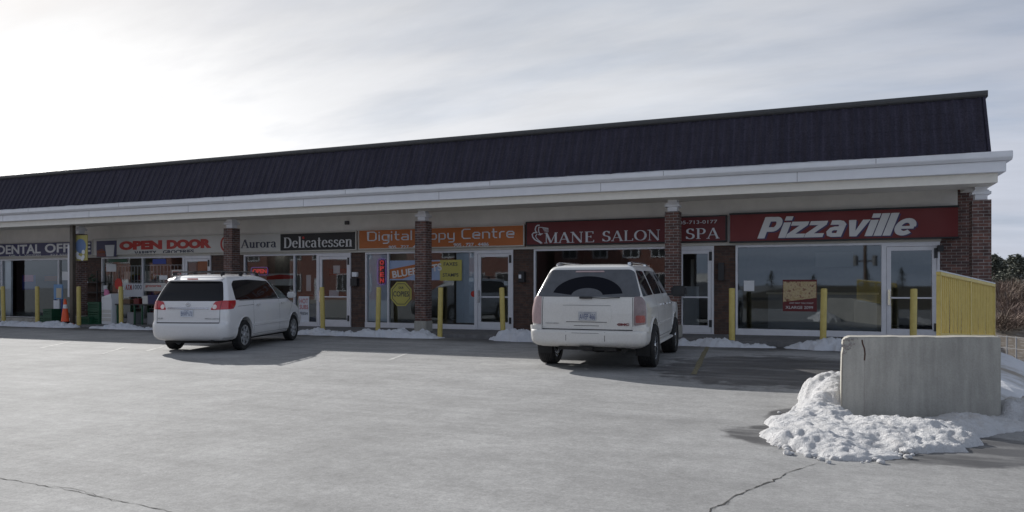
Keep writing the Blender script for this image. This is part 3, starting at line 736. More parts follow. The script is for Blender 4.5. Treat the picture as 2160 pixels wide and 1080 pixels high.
# copy centre
s, y = sign(756, 1106, 2.69, 3.37, 'orange', 'orange fascia sign with pale square lettering over the copy shop', frame='trim')
st('Digital', TEC, (774, 871, 508.5, 506.5, 489, 486), y, 'lettering', 'pale', s)
st('Copy', TEC, (885, 960, 506.5, 504.5, 486, 484), y, 'lettering', 'pale', s)
st('Centre', TEC, (972.5, 1087, 504, 501.5, 482.5, 480), y, 'lettering', 'pale', s)
bt('905 . 727 . 4486', (820, 894, 525, 523.5, 518, 516.5), y, 'lettering', 'pale', s, offset=.02)
bt('905 . 727 . 4486', (957, 1031, 520, 518.5, 513, 511.5), y, 'lettering', 'pale', s, offset=.02)
# salon
s, y = sign(1109, 1533, 2.70, 3.44, 'maroon', 'dark maroon fascia sign with thin serif capitals over the salon', frame='black_panel')
st('MANE', SER, (1148, 1255, 514, 509.5, 492, 487.5), y, 'lettering', 'pale', s)
st('SALON', SER, (1270, 1393, 509, 506.5, 487.5, 484.5), y, 'lettering', 'pale', s)
st('SPA', SER, (1446, 1517, 505, 502, 483, 480), y, 'lettering', 'pale', s)
bt('905-713-0177', (1425, 1513, 473, 471.5, 466, 464), y, 'lettering', 'pale', s)
bb = MB()
def pxl(pts): return [(fx(1100+a/9, y), fz(1100+a/9, 440+b/9, y)) for a, b in pts]
for pts, w in ((([(345,315),(300,320),(272,350),(262,400),(275,440),(300,455)]), .035), (([(335,345),(325,390),(330,440),(350,480),(400,480),(360,500),(320,490)]), .03),
               (([(290,455),(230,460),(205,490),(215,540),(255,590),(320,625),(380,660)]), .035), (([(300,480),(270,520),(285,560),(330,605),(395,655)]), .025),
               (([(340,355),(400,358),(510,375)]), .02), (([(400,372),(440,380),(515,392)]), .016), (([(410,390),(450,400),(515,410)]), .014), (([(420,405),(460,418),(512,428)]), .012), (([(430,425),(490,440),(515,442)]), .012)):
    ribbon(bb, pxl(pts), w, .01, random.randint(0, 8))
put(bb, 'profile_emblem', 'pale', s, y)
# rightmost shop
s, y = sign(1540, 2021, 2.70, 3.43, 'pizza_red', 'bright red fascia sign with bold slanted white lettering over the rightmost shop', Y=YF-.24)
a, b_ = fx(1540, YF-.24), fx(2021, YF-.24)
MB().box(a-.02, b_+.02, YF-.27, YF-.03, 3.431, 3.475).box(a-.02, b_+.02, YF-.27, YF-.03, 2.66, 2.699).build('sign_frame', 'black_panel', s)
st('Pizzaville', BLD, (1601, 1947, 505, 497.5, 459, 451), y, 'letter_shadow', 'purple', s, depth=.004, gap=.035, shear=.30)
st('Pizzaville', BLD, (1597.5, 1943.5, 503, 495.5, 457, 449), y-.009, 'lettering', 'letter', s, depth=.01, gap=.035, shear=.30)

# ================================================================== WINDOW DISPLAYS
YI = YF+.008
def card(name, px0, px1, py0, py1, mat, label, cat='poster', Y=YI, th=.006, parent=None):
    a, b = fx(px0, Y), fx(px1, Y); pm = (px0+px1)/2
    o = MB().box(a, b, Y, Y+th, fz(pm, py1, Y), fz(pm, py0, Y)).build(name, mat, parent)
    if label: tag(o, label, cat)
    return o
def food_mat():
    m, nt, b = new_mat('food_photo'); p = pos(nt, False)
    n = noise_n(nt, p, 11, 3, .6); vo = N(nt, 'ShaderNodeTexVoronoi'); vo.inputs['Scale'].default_value = 12; L(nt, p, vo.inputs['Vector'])
    c = ramp(nt, n, [(.35, (.36, .26, .12)), (.5, (.48, .38, .22)), (.68, (.16, .05, .02))])
    c = mix_c(nt, ramp(nt, vo.outputs['Distance'], [(.1, .7), (.2, 0)]), c, (.28, .04, .02))
    L(nt, c, b.inputs['Base Color']); return m
MT['food'] = food_mat()
o = card('food_poster', 1651, 1723, 590, 657, 'maroon', 'maroon poster with a food photo in the rightmost shop window')
Yc = YI-.004
MB().prism([(fx(1652, Yc), fz(1690, 637, Yc)), (fx(1722, Yc), fz(1690, 628, Yc)), (fx(1722, Yc), fz(1690, 594, Yc)), (fx(1652, Yc), fz(1690, 594, Yc))], Yc, Yc+.0035).build('photo', 'food', o)
bt('XLARGE 2099', (1657, 1715, 652, 651, 646, 645), Yc, 'lettering', 'letter', o, depth=.003)
bt('ANY WAY YOU WANT', (1665, 1716, 642, 640, 638.5, 637), Yc, 'lettering', 'letter', o, depth=.003)
card('notice', 1569, 1591, 592, 614, 'paper', 'square white notice at the left of the rightmost shop window', 'notice')
# copy shop
def blinds(px0, px1, n, label, mat='blind', Y=YF+.06, py0=None):
    a, b = fx(px0, Y), fx(px1, Y); m = MB(); z0 = wz(a)+.2
    for i in range(n):
        x = a + (b-a)*(i+.5)/n; w = (b-a)/n*.52
        m.add([(x-w, Y-.015, z0), (x+w, Y+.02, z0), (x+w, Y+.02, 2.52), (x-w, Y-.015, 2.52), (x-w, Y-.012, z0), (x+w, Y+.023, z0), (x+w, Y+.023, 2.52), (x-w, Y-.012, 2.52)], [(0,1,2,3), (7,6,5,4), (0,3,7,4), (1,5,6,2)])
    o = m.build('vertical_blinds', mat); tag(o, label, 'blinds')
    MB().box(a, b, Y-.03, Y+.05, 2.52, 2.56).build('head_rail', 'white', o)
MT['blind'] = M('blind_fabric', (.72, .77, .84), .8, var=.04)
blinds(776, 817, 12, 'pale vertical blinds at the left end of the copy shop window')
blinds(963, 1002, 12, 'pale vertical blinds next to the copy shop door')
def neon_mat(name, col, s): MT[name] = M(name, (.05, .01, .01), .4, var=0, emis=col, es=s)
neon_mat('neon_red', (1, .08, .08), .28); neon_mat('neon_violet', (.35, .2, .8), .18)
Yn = YF+.05
def neon_open(px, py, w, h, label, vertical=True):
    x, z = fx(px, Yn), fz(px, py, Yn)
    o = box('neon_sign', x-w/2, x+w/2, Yn, Yn+.03, z-h/2, z+h/2, 'black_panel'); tag(o, label, 'neon sign')
    m = MB(); r = .012; cr = min(w, h)*.3
    pts = []
    for cx, cz, a0 in ((w/2-cr, h/2-cr, 0), (-w/2+cr, h/2-cr, 90), (-w/2+cr, -h/2+cr, 180), (w/2-cr, -h/2+cr, 270)):
        pts += [(x+cx+cr*math.cos(R(a0+t)), Yn-.02, z+cz+cr*math.sin(R(a0+t))) for t in (0, 30, 60, 90)]
    pts.append(pts[0]); m.tube(pts, r, 6); m.build('neon_border', 'neon_violet', o)
    if vertical:
        for i, ch in enumerate('OPEN'):
            zc = z + h*.36 - i*h*.235
            put(bf_text(ch, x-w*.24, x+w*.24, zc-h*.09, zc+h*.09, depth=.015, offset=.03), 'lettering', 'neon_red', o, Yn-.004)
    else:
        put(bf_text('OPEN', x-w*.42, x+w*.42, z-h*.28, z+h*.28, depth=.015, offset=.03), 'lettering', 'neon_red', o, Yn-.004)
neon_open(806, 573, .31, .86, 'upright glowing red and violet neon sign in the copy shop window')
neon_open(548, 572, .78, .28, 'wide glowing red neon sign in the delicatessen window above the minivan', False)
o = card('window_banner', 822, 929, 549, 591, 'bannerblue' if False else 'pale', 'pale blue printed banner with a slanted orange stripe behind the brick pillar', 'banner')
smat('banner_blue', (.30, .38, .55)); o.data.materials.clear(); o.data.materials.append(MT['banner_blue'])
xa, xb = fx(822, Yc), fx(929, Yc)
za, zb = fz(875, 588, Yc), fz(875, 552, Yc)
MB().prism([(xa, za), (xa+.5, za-.0), (xb, zb-.12), (xb, zb), (xb-.4, zb), (xa, za+.32)], Yc, Yc+.0035).build('stripe', 'orange', o)
ang = math.atan2(zb-za-.32, (xb-xa)*.9)
t = bf_text('BLUEPRINTS', 0, (xb-xa)*.98, 0, .24, depth=.003, offset=.03)
put(t, 'lettering', 'letter', o, Yc-.001, rot=ang*.95, x=xa+.12, z=za+.02)
# octagon
x, z = fx(846, YI), fz(846, 620, YI); oc = lambda r: [(x+r*math.cos(R(22.5+45*i)), z+r*math.sin(R(22.5+45*i))) for i in range(8)]
o = MB().prism(oc(.44), YI, YI+.006).build('octagon_sign', 'bright_yellow'); tag(o, 'yellow eight sided sign in the copy shop window left of the pillar', 'sign')
m = MB(); pts = oc(.37)
for i in range(8): ribbon(m, [pts[i], pts[(i+1) % 8]], .02, .003, i)
put(m, 'border', 'ink', o, YI)
put(bf_text('COPIES', x-.31, x+.31, z-.09, z+.09, depth=.003, offset=.02), 'lettering', 'ink', o, YI)
put(bf_text('OUR', x-.1, x+.1, z+.17, z+.25, depth=.003, offset=.02), 'lettering', 'ink', o, YI)
o = card('yellow_notice', 928, 974, 548, 592, 'bright_yellow', 'square yellow notice with dark capitals right of the brick pillar', 'notice', Y=YF+.002)
bt('FAXES', (936, 965, 561, 560.5, 553.5, 553), YF+.001, 'lettering', 'ink', o, depth=.003, offset=.01)
bt('STAMPS', (934, 967, 584, 583.5, 576.5, 576), YF+.001, 'lettering', 'ink', o, depth=.003, offset=.01)
x, z = fx(999, YI), fz(999, 620, YI); o = MB().lathe([(0, -.004), (.1, -.004), (.1, 0), (0, 0)], 20, 'y', (x, YF+.014, z)).build('round_sticker', 'red_letter'); tag(o, 'small round red sticker on the copy shop glass by the door', 'sticker')
card('notice', 1063, 1075, 593, 602, 'paper', 'small white notice on the copy shop door glass', 'notice')
# deli
o = card('menu_poster', 630, 652, 625, 681, 'pale', 'tall pale poster with red print low in the delicatessen window')
bt('HOT', (632, 650, 640, 640, 630, 630), Yc, 'lettering', 'red_letter', o, depth=.003); bt('SUBS', (632, 650, 652, 652, 643, 643), Yc, 'lettering', 'red_letter', o, depth=.003)
bt('FRESH', (633, 649, 664, 664, 658, 658), Yc, 'lettering', 'ink', o, depth=.003)
o = card('curved_menu_board', 563, 619, 577, 602, 'cream', 'cream menu board with a red scalloped edge inside the delicatessen window', 'board', Y=YF+.05)
Y3 = YF+.04
MB().prism([(fx(563, Y3), fz(590, 590, Y3)), (fx(619, Y3), fz(590, 588, Y3)), (fx(619, Y3), fz(590, 581, Y3)), (fx(590, Y3), fz(590, 579, Y3)), (fx(563, Y3), fz(590, 583, Y3))], Y3, Y3+.008).build('scalloped_edge', 'red_letter', o)
o = card('hanging_flyer', 646, 656, 580, 614, 'paper', 'tall white flyer hanging in the delicatessen window beside the door', 'flyer', Y=YF+.04)
card('notice', 703, 717, 560, 577, 'paper', 'white notice high on the delicatessen door glass', 'notice')
card('notice', 694, 714, 612, 628, 'pale', 'bluish notice low on the delicatessen door glass', 'notice')
card('blue_banner', 653, 666, 640, 680, 'navy', 'dark blue stand banner low beside the delicatessen door', 'banner', Y=YF+.12)
xa, xb = fx(680, 24), fx(740, 24)
o = box('display_counter', fx(520, 24.2), fx(745, 24.2), 24, 24.8, wz(-17), wz(-17)+1.0, 'beige'); tag(o, 'low beige display counter inside the delicatessen', 'counter')
MB().box(fx(520, 24.2)-.05, fx(745, 24.2)+.05, 23.95, 24.85, wz(-17)+1.0, wz(-17)+1.06).build('counter_top', 'maroon', o)
o = box('wall_board', fx(640, 27.4), fx(735, 27.4), 27.42, 27.48, 1.9, 2.2, 'red_letter'); tag(o, 'long red board on the back wall of the delicatessen', 'board')
# variety shop
def bars(px0, px1, py0, py1, n, label):
    Y = YF+.14; a, b = fx(px0, Y), fx(px1, Y); z0, z1 = fz((px0+px1)/2, py1, Y), fz((px0+px1)/2, py0, Y); m = MB()
    for i in range(n):
        x = a + (b-a)*(i+.5)/n; m.box(x-.012, x+.012, Y, Y+.02, z0, z1)
    m.box(a, b, Y-.001, Y+.021, z1, z1+.03); m.box(a, b, Y-.001, Y+.021, z0-.03, z0); tag(m.build('security_bars', 'white'), label, 'bars')
bars(222, 300, 562, 596, 12, 'white security bars in the left pane of the variety shop')
bars(306, 386, 560, 594, 11, 'white security bars in the right pane of the variety shop')
o = card('window_banner', 262, 302, 598, 626, 'pale', 'white banner with large red capitals low in the variety shop window', 'banner')
bt('A.T.M.', (265, 279, 612, 611, 601, 600), Yc, 'lettering', 'red_letter', o, depth=.003, offset=.03); bt('1000', (281, 299, 611, 610, 601, 600), Yc, 'lettering', 'ink', o, depth=.003)
o = card('window_banner', 304, 350, 597, 614, 'cream', 'white banner with a red script line low in the variety shop window', 'banner')
bt('groceries', (307, 340, 608, 605, 602, 599), Yc, 'lettering', 'red_letter', o, depth=.003, offset=.02)
card('notice', 224, 245, 557, 573, 'paper', 'white notice high at the left of the variety shop window', 'notice')
card('blue_poster', 322, 350, 546, 557, 'blue', 'deep blue poster at the top of the variety shop window', 'poster')
card('green_poster', 228, 268, 546, 553, 'green', 'narrow green poster at the top left of the variety shop window', 'poster')
o = card('notice', 336, 353, 581, 590, 'paper', 'small white notice in the right pane of the variety shop', 'notice'); 
o = card('red_poster', 362, 384, 569, 584, 'cream', 'cream poster with red capitals in the variety shop window near the door'); bt('OPEN', (364, 382, 580, 580, 572, 572), Yc, 'lettering', 'red_letter', o, depth=.003, offset=.02)
card('orange_poster', 417, 438, 551, 572, 'orange', 'orange and yellow poster on the variety shop door', 'poster')
card('notice', 398, 414, 553, 575, 'grey', 'grey notice on the variety shop door', 'notice')
random.seed(11)
for k, (p0, p1) in enumerate(((225, 262), (266, 300), (308, 346), (350, 386))):
    Y = 22.6+.3*(k % 2); a, b = fx(p0, Y), fx(p1, Y); z0 = wz(a)
    o = empty('shelf_unit', ((a+b)/2, Y, z0), 0, ['white shelf unit with stock at the left of the variety shop', 'white shelf unit with stock second from the left in the variety shop', 'white shelf unit with stock third from the left in the variety shop', 'white shelf unit with stock nearest the variety shop door'][k], 'shelf', 'stocked shelf units in the variety shop'); w = (b-a)/2
    m = MB(); m.box(-w, -w+.03, 0, .4, 0, 2.1); m.box(w-.03, w, 0, .4, 0, 2.1)
    m.build('side_panel', 'white', o)
    for zz in (.1, .5, .9, 1.3, 1.7): MB().box(-w+.03, w-.03, 0, .4, zz, zz+.03).build('shelf', 'white', o)
    for mt_ in ('red_letter', 'paper', 'bright_yellow', 'blue', 'green'):
        m = MB()
        for zz in (.1, .5, .9, 1.3, 1.7):
            for j in range(2):
                x0 = random.uniform(-w+.05, w-.25); m.box(x0, x0+random.uniform(.08, .2), .05+.01*j, .3, zz+.032, zz+random.uniform(.15, .32))
        m.build('stock', mt_, o)
neon_mat('fill_glow', (1, .97, .9), 2.2)  # added glow that brightens the dark shop interiors
for px, Y, lb in ((262, 23.4, 'added unseen fill light at the ceiling in the left half of the variety shop'), (345, 23.4, 'added unseen fill light at the ceiling in the right half of the variety shop'), (600, 24.2, 'added unseen fill light at the ceiling in the delicatessen'), (905, 24.2, 'added unseen fill light at the ceiling in the copy shop')):
    x = fx(px, Y); o = box('ceiling_emitter', x-.6, x+.6, Y-.15, Y+.15, 2.87, 2.945, 'fill_glow'); tag(o, lb, 'fill light')
# dental window items
card('notice', 131, 143, 573, 591, 'paper', 'white notice on the narrow pane beside the downspout', 'notice')
blinds(8, 26, 8, 'pale blue vertical blind at the left edge of the photo', Y=YF+.14)
o = card('window_poster', 47, 75, 580, 611, 'blue', 'blue and pink poster inside the leftmost shop window', 'poster', Y=YF+.05)
MB().box(fx(50, YF+.04), fx(70, YF+.04), YF+.04, YF+.048, fz(60, 594, YF+.09), fz(60, 580, YF+.09)).build('picture', 'pink', o)
card('menu_board', 94, 120, 582, 593, 'orange', 'dull orange board inside the leftmost shop window', 'board', Y=YF+1.5)
# salon: lit strip, mirror board, white boards
o = box('white_board', fx(1438, 22.5), fx(1474, 22.5), 22.5, 22.56, wz(0)-.0, 1.45, 'pale'); tag(o, 'tall pale board leaning inside the salon door', 'board')
o = box('floor_lamp', fx(1461, 23.5)-.05, fx(1461, 23.5)+.05, 23.45, 23.55, wz(-3), 2.3, 'cream', None, .01); tag(o, 'slim cream post standing inside the salon', 'post')
neon_mat('warm_light', (1, .85, .5), .35)
o = box('ceiling_emitter', fx(1440, 24), fx(1492, 24), 23.9, 24.2, 2.85, 2.94, 'warm_light'); tag(o, 'dim warm ceiling light inside the salon above the door', 'lamp')
for k, px in enumerate((1165, 1215, 1265, 1330)):
    o = box('styling_mirror', fx(px, 26), fx(px, 26)+.7, 26, 26.06, 1.0, 2.2, 'steel'); tag(o, 'styling mirror at the back of the salon, ' + ('far left', 'second from left', 'third from left', 'nearest the door')[k], 'mirror', 'mirrors in the salon')
    MB().box(fx(px, 26)-.04, fx(px, 26)+.74, 26.062, 26.1, .96, 2.24).build('frame', 'brown', o)
o = box('service_counter', fx(1620, 24.5), fx(1850, 24.5), 24.5, 25.2, wz(0), 1.2, 'grey'); tag(o, 'grey service counter inside the rightmost shop', 'counter')
MB().box(fx(1620, 24.5)-.05, fx(1850, 24.5)+.05, 24.45, 25.25, 1.2, 1.26).build('counter_top', 'beige', o)
o = box('menu_board', fx(1720, 27.4), fx(1800, 27.4), 27.40, 27.48, 2.1, 2.6, 'pale'); tag(o, 'pale menu board on the back wall of the rightmost shop', 'board')

# ================================================================== BOLLARDS
def bollard(px, Y, tilt, label, top=1.42):
    X = fx(px, Y); zb = wz(X); h = top - zb
    m = MB().lathe([(.073, -.1), (.073, h-.02), (.066, h-.004), (.03, h+.004), (0, h+.006)], 20)
    o = m.build('bollard', 'yellow', None, smooth=True); o.location = (X, Y, zb); o.rotation_euler = (random.uniform(-.01, .01), tilt, random.uniform(0, 6))
    tag(o, label, 'bollard', 'yellow steel bollards along the kerb')
    return o
random.seed(5)
for px, Y, t, lb in ((8, 19.1, .025, 'leftmost of the yellow bollards, at the left edge of the photo'), (79, 19.1, .02, 'yellow bollard second from the left, in front of the leftmost shop'), (166.5, 18.98+.15, .01, 'yellow bollard just right of the downspout and orange cone'),
    (256, 19.1, .02, 'yellow bollard with brown rust before the white cabinet of the variety shop'), (681, 19.15, .02, 'yellow bollard in front of the delicatessen door beside the minivan'), (797, 19.15, .02, 'yellow bollard left of the pillar at the copy shop'),
    (928, 18.9, .03, 'yellow bollard standing right of the copy shop pillar, foot at the snow end'), (1061, 19.15, .025, 'yellow bollard in front of the copy shop door'), (1544, 18.98, .025, 'yellow bollard right of the salon door'),
    (1736, 18.98, .02, 'yellow bollard in front of the rightmost shop window'), (1926, 18.98, .015, 'yellow bollard in front of the rightmost shop door')):
    bollard(px, Y, t, lb)

# ================================================================== TRAFFIC CONE and things outside the variety shop
X, Y = fx(137.5, 19.3), 19.3; z = wz(X)
cone = empty('traffic_cone', (X, Y, z), 0, 'orange traffic cone with a pale band on the sidewalk by the downspout', 'traffic cone')
MT['cone'] = M('orange_cone', (.75, .10, .03), .5, var=.1); 
def octbase(w, z0, z1):
    c = w*.25; return MB().prism([(-w+c, -w), (w-c, -w), (w, -w+c), (w, w-c), (w-c, w), (-w+c, w), (-w, w-c), (-w, -w+c)], z0, z1, 'z')
octbase(.24, 0, .045).build('base', 'cone', cone, bevel=.008)
MB().lathe([(.15, .046), (.145, .12)], 24).build('lower_band', 'black', cone, smooth=True)
MB().lathe([(.143, .122), (.085, .62)], 24).build('cone_body', 'cone', cone, smooth=True)
MB().lathe([(.0845, .622), (.066, .77)], 24).build('reflective_band', 'pale', cone, smooth=True)
MB().lathe([(.0655, .772), (.035, .98), (.02, .985)], 24).build('cone_tip', 'cone', cone, smooth=True)
def crate(px, Y, z, w, d, h, label, mat='green', parent=None):
    X = fx(px, Y); o = empty('plastic_crate', (X, Y, z), 0, label, 'crate', 'green plastic crates outside the variety shop'); w /= 2; d /= 2; t = .02
    m = MB(); m.box(-w, w, -d, d, 0, t); m.box(-w, -w+t, -d, d, t, h); m.box(w-t, w, -d, d, t, h)
    for yy0 in (-d, d-t):
        for zz in (0.02, h*.35, h*.65): m.box(-w+t, w-t, yy0, yy0+t, zz, zz+h*.2)
        for i in range(7):
            xx = -w+t + (2*w-2*t-.015)*i/6; m.box(xx, xx+.015, yy0+.002, yy0+t-.002, h*.2, h*.67)
    m.build('crate_body', mat, o)
    m = MB(); m.box(-w-.012, w+.012, -d-.012, -d+.02, h-.06, h); m.box(-w-.012, w+.012, d-.02, d+.012, h-.06, h); m.box(-w-.012, -w+.012, -d+.02, d-.02, h-.06, h); m.box(w-.012, w+.012, -d+.02, d-.02, h-.06, h); m.build('rim', mat, o)
zc0 = wz(-28)
for px, Y, k, lb in ((93, 20.2, 0, 'small green crate furthest left behind the cone'), (110, 20.0, 0, 'lower green crate left of the cone'), (110, 20.0, 1, 'upper green crate left of the cone'),
                     (186, 19.9, 0, 'front green crate right of the downspout'), (207, 20.1, 0, 'bottom green crate beside the white cabinet'), (207, 20.1, 1, 'middle green crate beside the white cabinet'), (207, 20.1, 2, 'top green crate beside the white cabinet')):
    crate(px, Y, wz(fx(px, Y)) + .002 + k*.285, .62 if px > 150 else .5, .4, .28, lb)
# rack against the brown brick
x0, x1 = fx(158, 21.0), fx(214, 21.0); z0 = wz(x0)
rk = empty('display_rack', ((x0+x1)/2, 21.0, z0), 0, 'dark metal rack with pale shelf edges against the brick between two shops', 'rack'); w = (x1-x0)/2
m = MB()
for sx in (-w, w-.03):
    for sy in (-.2, .17): m.box(sx, sx+.03, sy, sy+.03, 0, 2.1)
m.build('upright', 'dark', rk)
for zz in (.35, .75, 1.2, 1.62): MB().box(-w+.03, w-.03, -.2, .2, zz, zz+.03).build('shelf', 'dark', rk)
for zz in (.75, 1.62): MB().box(-w+.05, w*.35, -.215, -.202, zz-.01, zz+.05).build('shelf_edge', 'pale', rk)
MB().box(w*.1, w*.25, -.23, -.216, .8, 1.6).build('price_strip', 'paper', rk)
m = MB()
for i in range(70):
    a = random.uniform(-w*.2, w*.7); zc_ = 1.66+random.random()*.34*(1-abs(a-w*.25)/w); v = Vector((random.uniform(-1,1), random.uniform(-1,1), random.uniform(-1,1))).normalized()*.05; u = v.orthogonal().normalized()*.03
    p = Vector((a, random.uniform(-.15, .1), zc_)); m.add([p, p+u, p+v, p-u], [(0,1,2,3)])
o = m.build('garland', 'green', None); o.location = rk.location; tag(o, 'dark green foliage garland lying on the top of the display rack', 'garland')
# newspaper cabinet
X = fx(237, 20.2); z = wz(X); cb = empty('newspaper_cabinet', (X, 20.2, z), 0, 'white louvred cabinet with sloping top outside the variety shop', 'cabinet')
MB().prism([(-.28, 0), (.28, 0), (.28, 1.0), (-.28, 1.0)], -.25, .25).build('cabinet_body', 'paper', cb, bevel=.015)
for k in range(3): MB().box(-.25, .25, -.262, -.252, .12+k*.16, .24+k*.16).build('louvre', 'cream', cb)
MB().prism([(-.25, 1.0), (.25, 1.0), (.25, 1.18), (-.25, 1.0)][:3] + [(-.25, 1.05)], -.26, .26).build('sloping_top', 'paper', cb)
X2 = fx(222, 20.6); o = MB().lathe([(.1, 0), (.1, .02), (.012, .03), (.012, 1.28)], 12).build('post', 'steel'); o.location = (X2, 20.6, wz(X2)); tag(o, 'thin steel post topped by a small white sign near the crates', 'sign post')
MB().box(-.09, .09, -.01, .01, 1.28, 1.5).build('plate', 'paper', o)
X2 = fx(250, 20.5); o = MB().lathe([(.14, 0), (.14, .03), (.018, .04), (.018, 1.35)], 12).build('sign_post', 'steel'); o.location = (X2, 20.5, wz(X2)); tag(o, 'post carrying a rounded red sign behind the rusty bollard', 'sign post')
MB().prism([(.2*math.cos(t/14*2*PI), 1.55+.22*math.sin(t/14*2*PI)) for t in range(14)], -.015, .015).build('red_plate', 'red_letter', o)
X2 = fx(222, 20.3)
o = MB().prism([(-.05, .5), (.1, .45), (.2, .1), (.24, -.1), (.12, -.12), (.05, .1), (-.08, .3)], -.04, .04).build('pink_windsock', 'pink'); o.location = (fx(224, 20.3), 20.3, wz(X2)+.85); tag(o, 'pink and purple streamer hanging left of the white cabinet', 'streamer')
# sandwich board with a picture
X = fx(124, 20.4); sb = empty('sandwich_board', (X, 20.4, wz(X)), 0, 'blue picture board on legs behind the orange cone', 'board')
MB().box(-.26, .26, -.03, 0, .95, 1.55).build('panel', 'sky_blue', sb); MB().box(-.1, .2, -.036, -.031, 1.0, 1.4).build('picture', 'beige', sb)
for sx in (-.22, .18):
    MB().box(sx, sx+.04, -.03, .01, 0, .949).build('leg', 'blue', sb)
MB().box(-.25, .1, -.05, -.035, .3, .9).build('lower_panel', 'pale', sb)
# folding table with boxes
X = fx(305, 20.4); tb = empty('folding_table', (X, 20.4, wz(X)), 0, 'dark folding table with green legs outside the variety shop', 'table')
MB().box(-1.15, 1.15, -.35, .35, .74, .78).build('tabletop', 'dark', tb)
for sx in (-1.1, -.2, .2, 1.05):
    for sy in (-.32, .28): MB().box(sx, sx+.05, sy, sy+.05, 0, .739).build('leg', 'green', tb)
for k, (dx, w, h, mt_, lb) in enumerate(((-.8, .5, .16, 'brown', 'flat brown box at the left of the folding table'), (-.2, .3, .2, 'maroon', 'dark red box in the middle of the folding table'), (.25, .28, .3, 'cream', 'cream box standing on the folding table'), (.75, .7, .34, 'navy', 'dark blue covered stack at the right of the folding table'))):
    o = MB().box(-w/2, w/2, -.2, .2, 0, h).box(-w/2-.008, w/2+.008, -.208, .208, h*.7, h+.006).build('goods_box', mt_, None, bevel=.01); o.location = (X+dx, 20.4, wz(X)+.782); tag(o, lb, 'box', 'boxes on the folding table')
for dx, lb in ((-.55, 'pale water carton under the left of the folding table'), (.5, 'pale water carton under the right of the folding table')):
    o = MB().box(-.2, .2, -.2, .2, 0, .45).box(-.206, .206, -.206, .206, .38, .455).build('carton', 'grey', None, bevel=.01); o.location = (X+dx, 20.45, wz(X)+.002); tag(o, lb, 'carton')
# hanging banner on the fourth pillar
X = pxs[4]; Yb = YP-.24
o = box('hanging_flag', X-.02, X+.78, Yb-.02, Yb, 2.42, 3.4, 'flag_yellow'); tag(o, 'yellow and blue hanging banner on the pillar by the downspout', 'banner')
m = MB().prism([(X+.40+.3*math.cos(t/16*2*PI), 2.98+.28*math.sin(t/16*2*PI)) for t in range(16)], Yb-.026, Yb-.0205); m.build('blue_disc', 'flag_blue', o)
m = MB()
for i in range(7):
    cx, cz, r = X+.12+random.uniform(0, .5), 2.50+random.uniform(0, .4), random.uniform(.07, .12)
    m.prism([(cx+r*math.cos(t/8*2*PI), cz+r*math.sin(t/8*2*PI)) for t in range(8)], Yb-.03-i*.001, Yb-.0265)
m.build('white_ball_print', 'paper', o)

# ================================================================== CONCRETE WALL, RAILING
WP = cam_pt(1775, 8.4)
def lumpy_wall(name, Lx, th, h, loc, rz, label, chip=True, h2=None):
    h2 = h if h2 is None else h2; random.seed(3)
    prof = [(0, -.3), (Lx, -.3)]
    nn = 14
    for i in range(nn+1): prof.append((Lx - (Lx-.1)*i/nn, h2 + (h-h2)*i/nn + random.uniform(-.004, .004)))
    if chip: prof += [(.075, h-.004), (.045, h-.018), (.018, h-.05), (.012, h-.09), (.02, h-.13), (.006, h-.2), (.0, h-.4), (-.004, h-.7)]
    else: prof += [(0, h)]
    o = MB().prism(prof, 0, th).build(name, 'concrete', None, bevel=.012); o.location = loc; o.rotation_euler = (0, 0, rz)
    for v in o.data.vertices: v.co.x += v.co.y*(.40 if chip else 0)
    tag(o, label, 'wall'); return o
wall = lumpy_wall('concrete_wall', 1.825, .3, .932, (WP.x, WP.y, 0), PSI, 'thick grey concrete wall with a chipped upper left corner standing in snow')
MT['rust'] = M('rust_stain', (.07, .035, .025), .9, var=.3, vs=30)
m = MB(); ribbon(m, [(.235, .90), (.24, .86), (.262, .80), (.268, .74), (.262, .665)], .016, .003); o = m.build('rust_streak', 'rust', wall)
MT['rubble'] = concrete_mat('broken_concrete', (.36, .33, .31), .4)
random.seed(8); m = MB()
for i in range(60):
    x, z = random.uniform(.015, .2), random.uniform(.70, .915)
    if x - .0 > .22 - (.93-z)*.9: continue
    r = random.uniform(.006, .02); m.add([(x-r, .001, z-r*.7), (x+r, .001, z-r), (x+r*.6, .001, z+r), (x-r*.8, .001, z+r*.8), (x+random.uniform(-r, r)*.5, -.012, z)], [(0,1,4), (1,2,4), (2,3,4), (3,0,4)])
m.build('chipped_face', 'rubble', wall, recalc=False)
m = MB(); m.box(.262, .266, -.0015, .004, .05, .93); m.build('form_joint', 'rubble', wall)
A, B = cam_pt(1995, 8.95), cam_pt(2109, 11.3); d = (B-A); LG = d.length; ra = math.atan2(d.y, d.x)
leg = lumpy_wall('ramp_wall', LG+.02, .22, .85, (A.x-.0, A.y-.0, 0), ra, 'lower concrete ramp wall behind the thick wall, carrying the yellow railing', False, .66)
rail = empty('yellow_railing', (A.x, A.y, 0), ra, 'yellow picket railing sloping down to the right behind the concrete wall', 'railing')
zt = lambda t: 1.69 + (1.535-1.69)*t; zb = lambda t: .935 + (.755-.935)*t; zg = lambda t: .845 + (.655-.845)*t
yr = .08
MB().prism([(0, zt(0)-.045), (LG, zt(1)-.045), (LG, zt(1)), (0, zt(0))], yr-.025, yr+.025).build('top_rail', 'yellow', rail, bevel=.004)
MB().prism([(0, zt(0)+.001), (LG, zt(1)+.001), (LG, zt(1)+.018), (0, zt(0)+.018)], yr-.022, yr+.022).build('snow_cap', 'snow_clean', rail)
MB().prism([(0.03, zb(0)-.03), (LG-.03, zb(1)-.03), (LG-.03, zb(1)), (0.03, zb(0))], yr-.018, yr+.018).build('bottom_rail', 'yellow', rail)
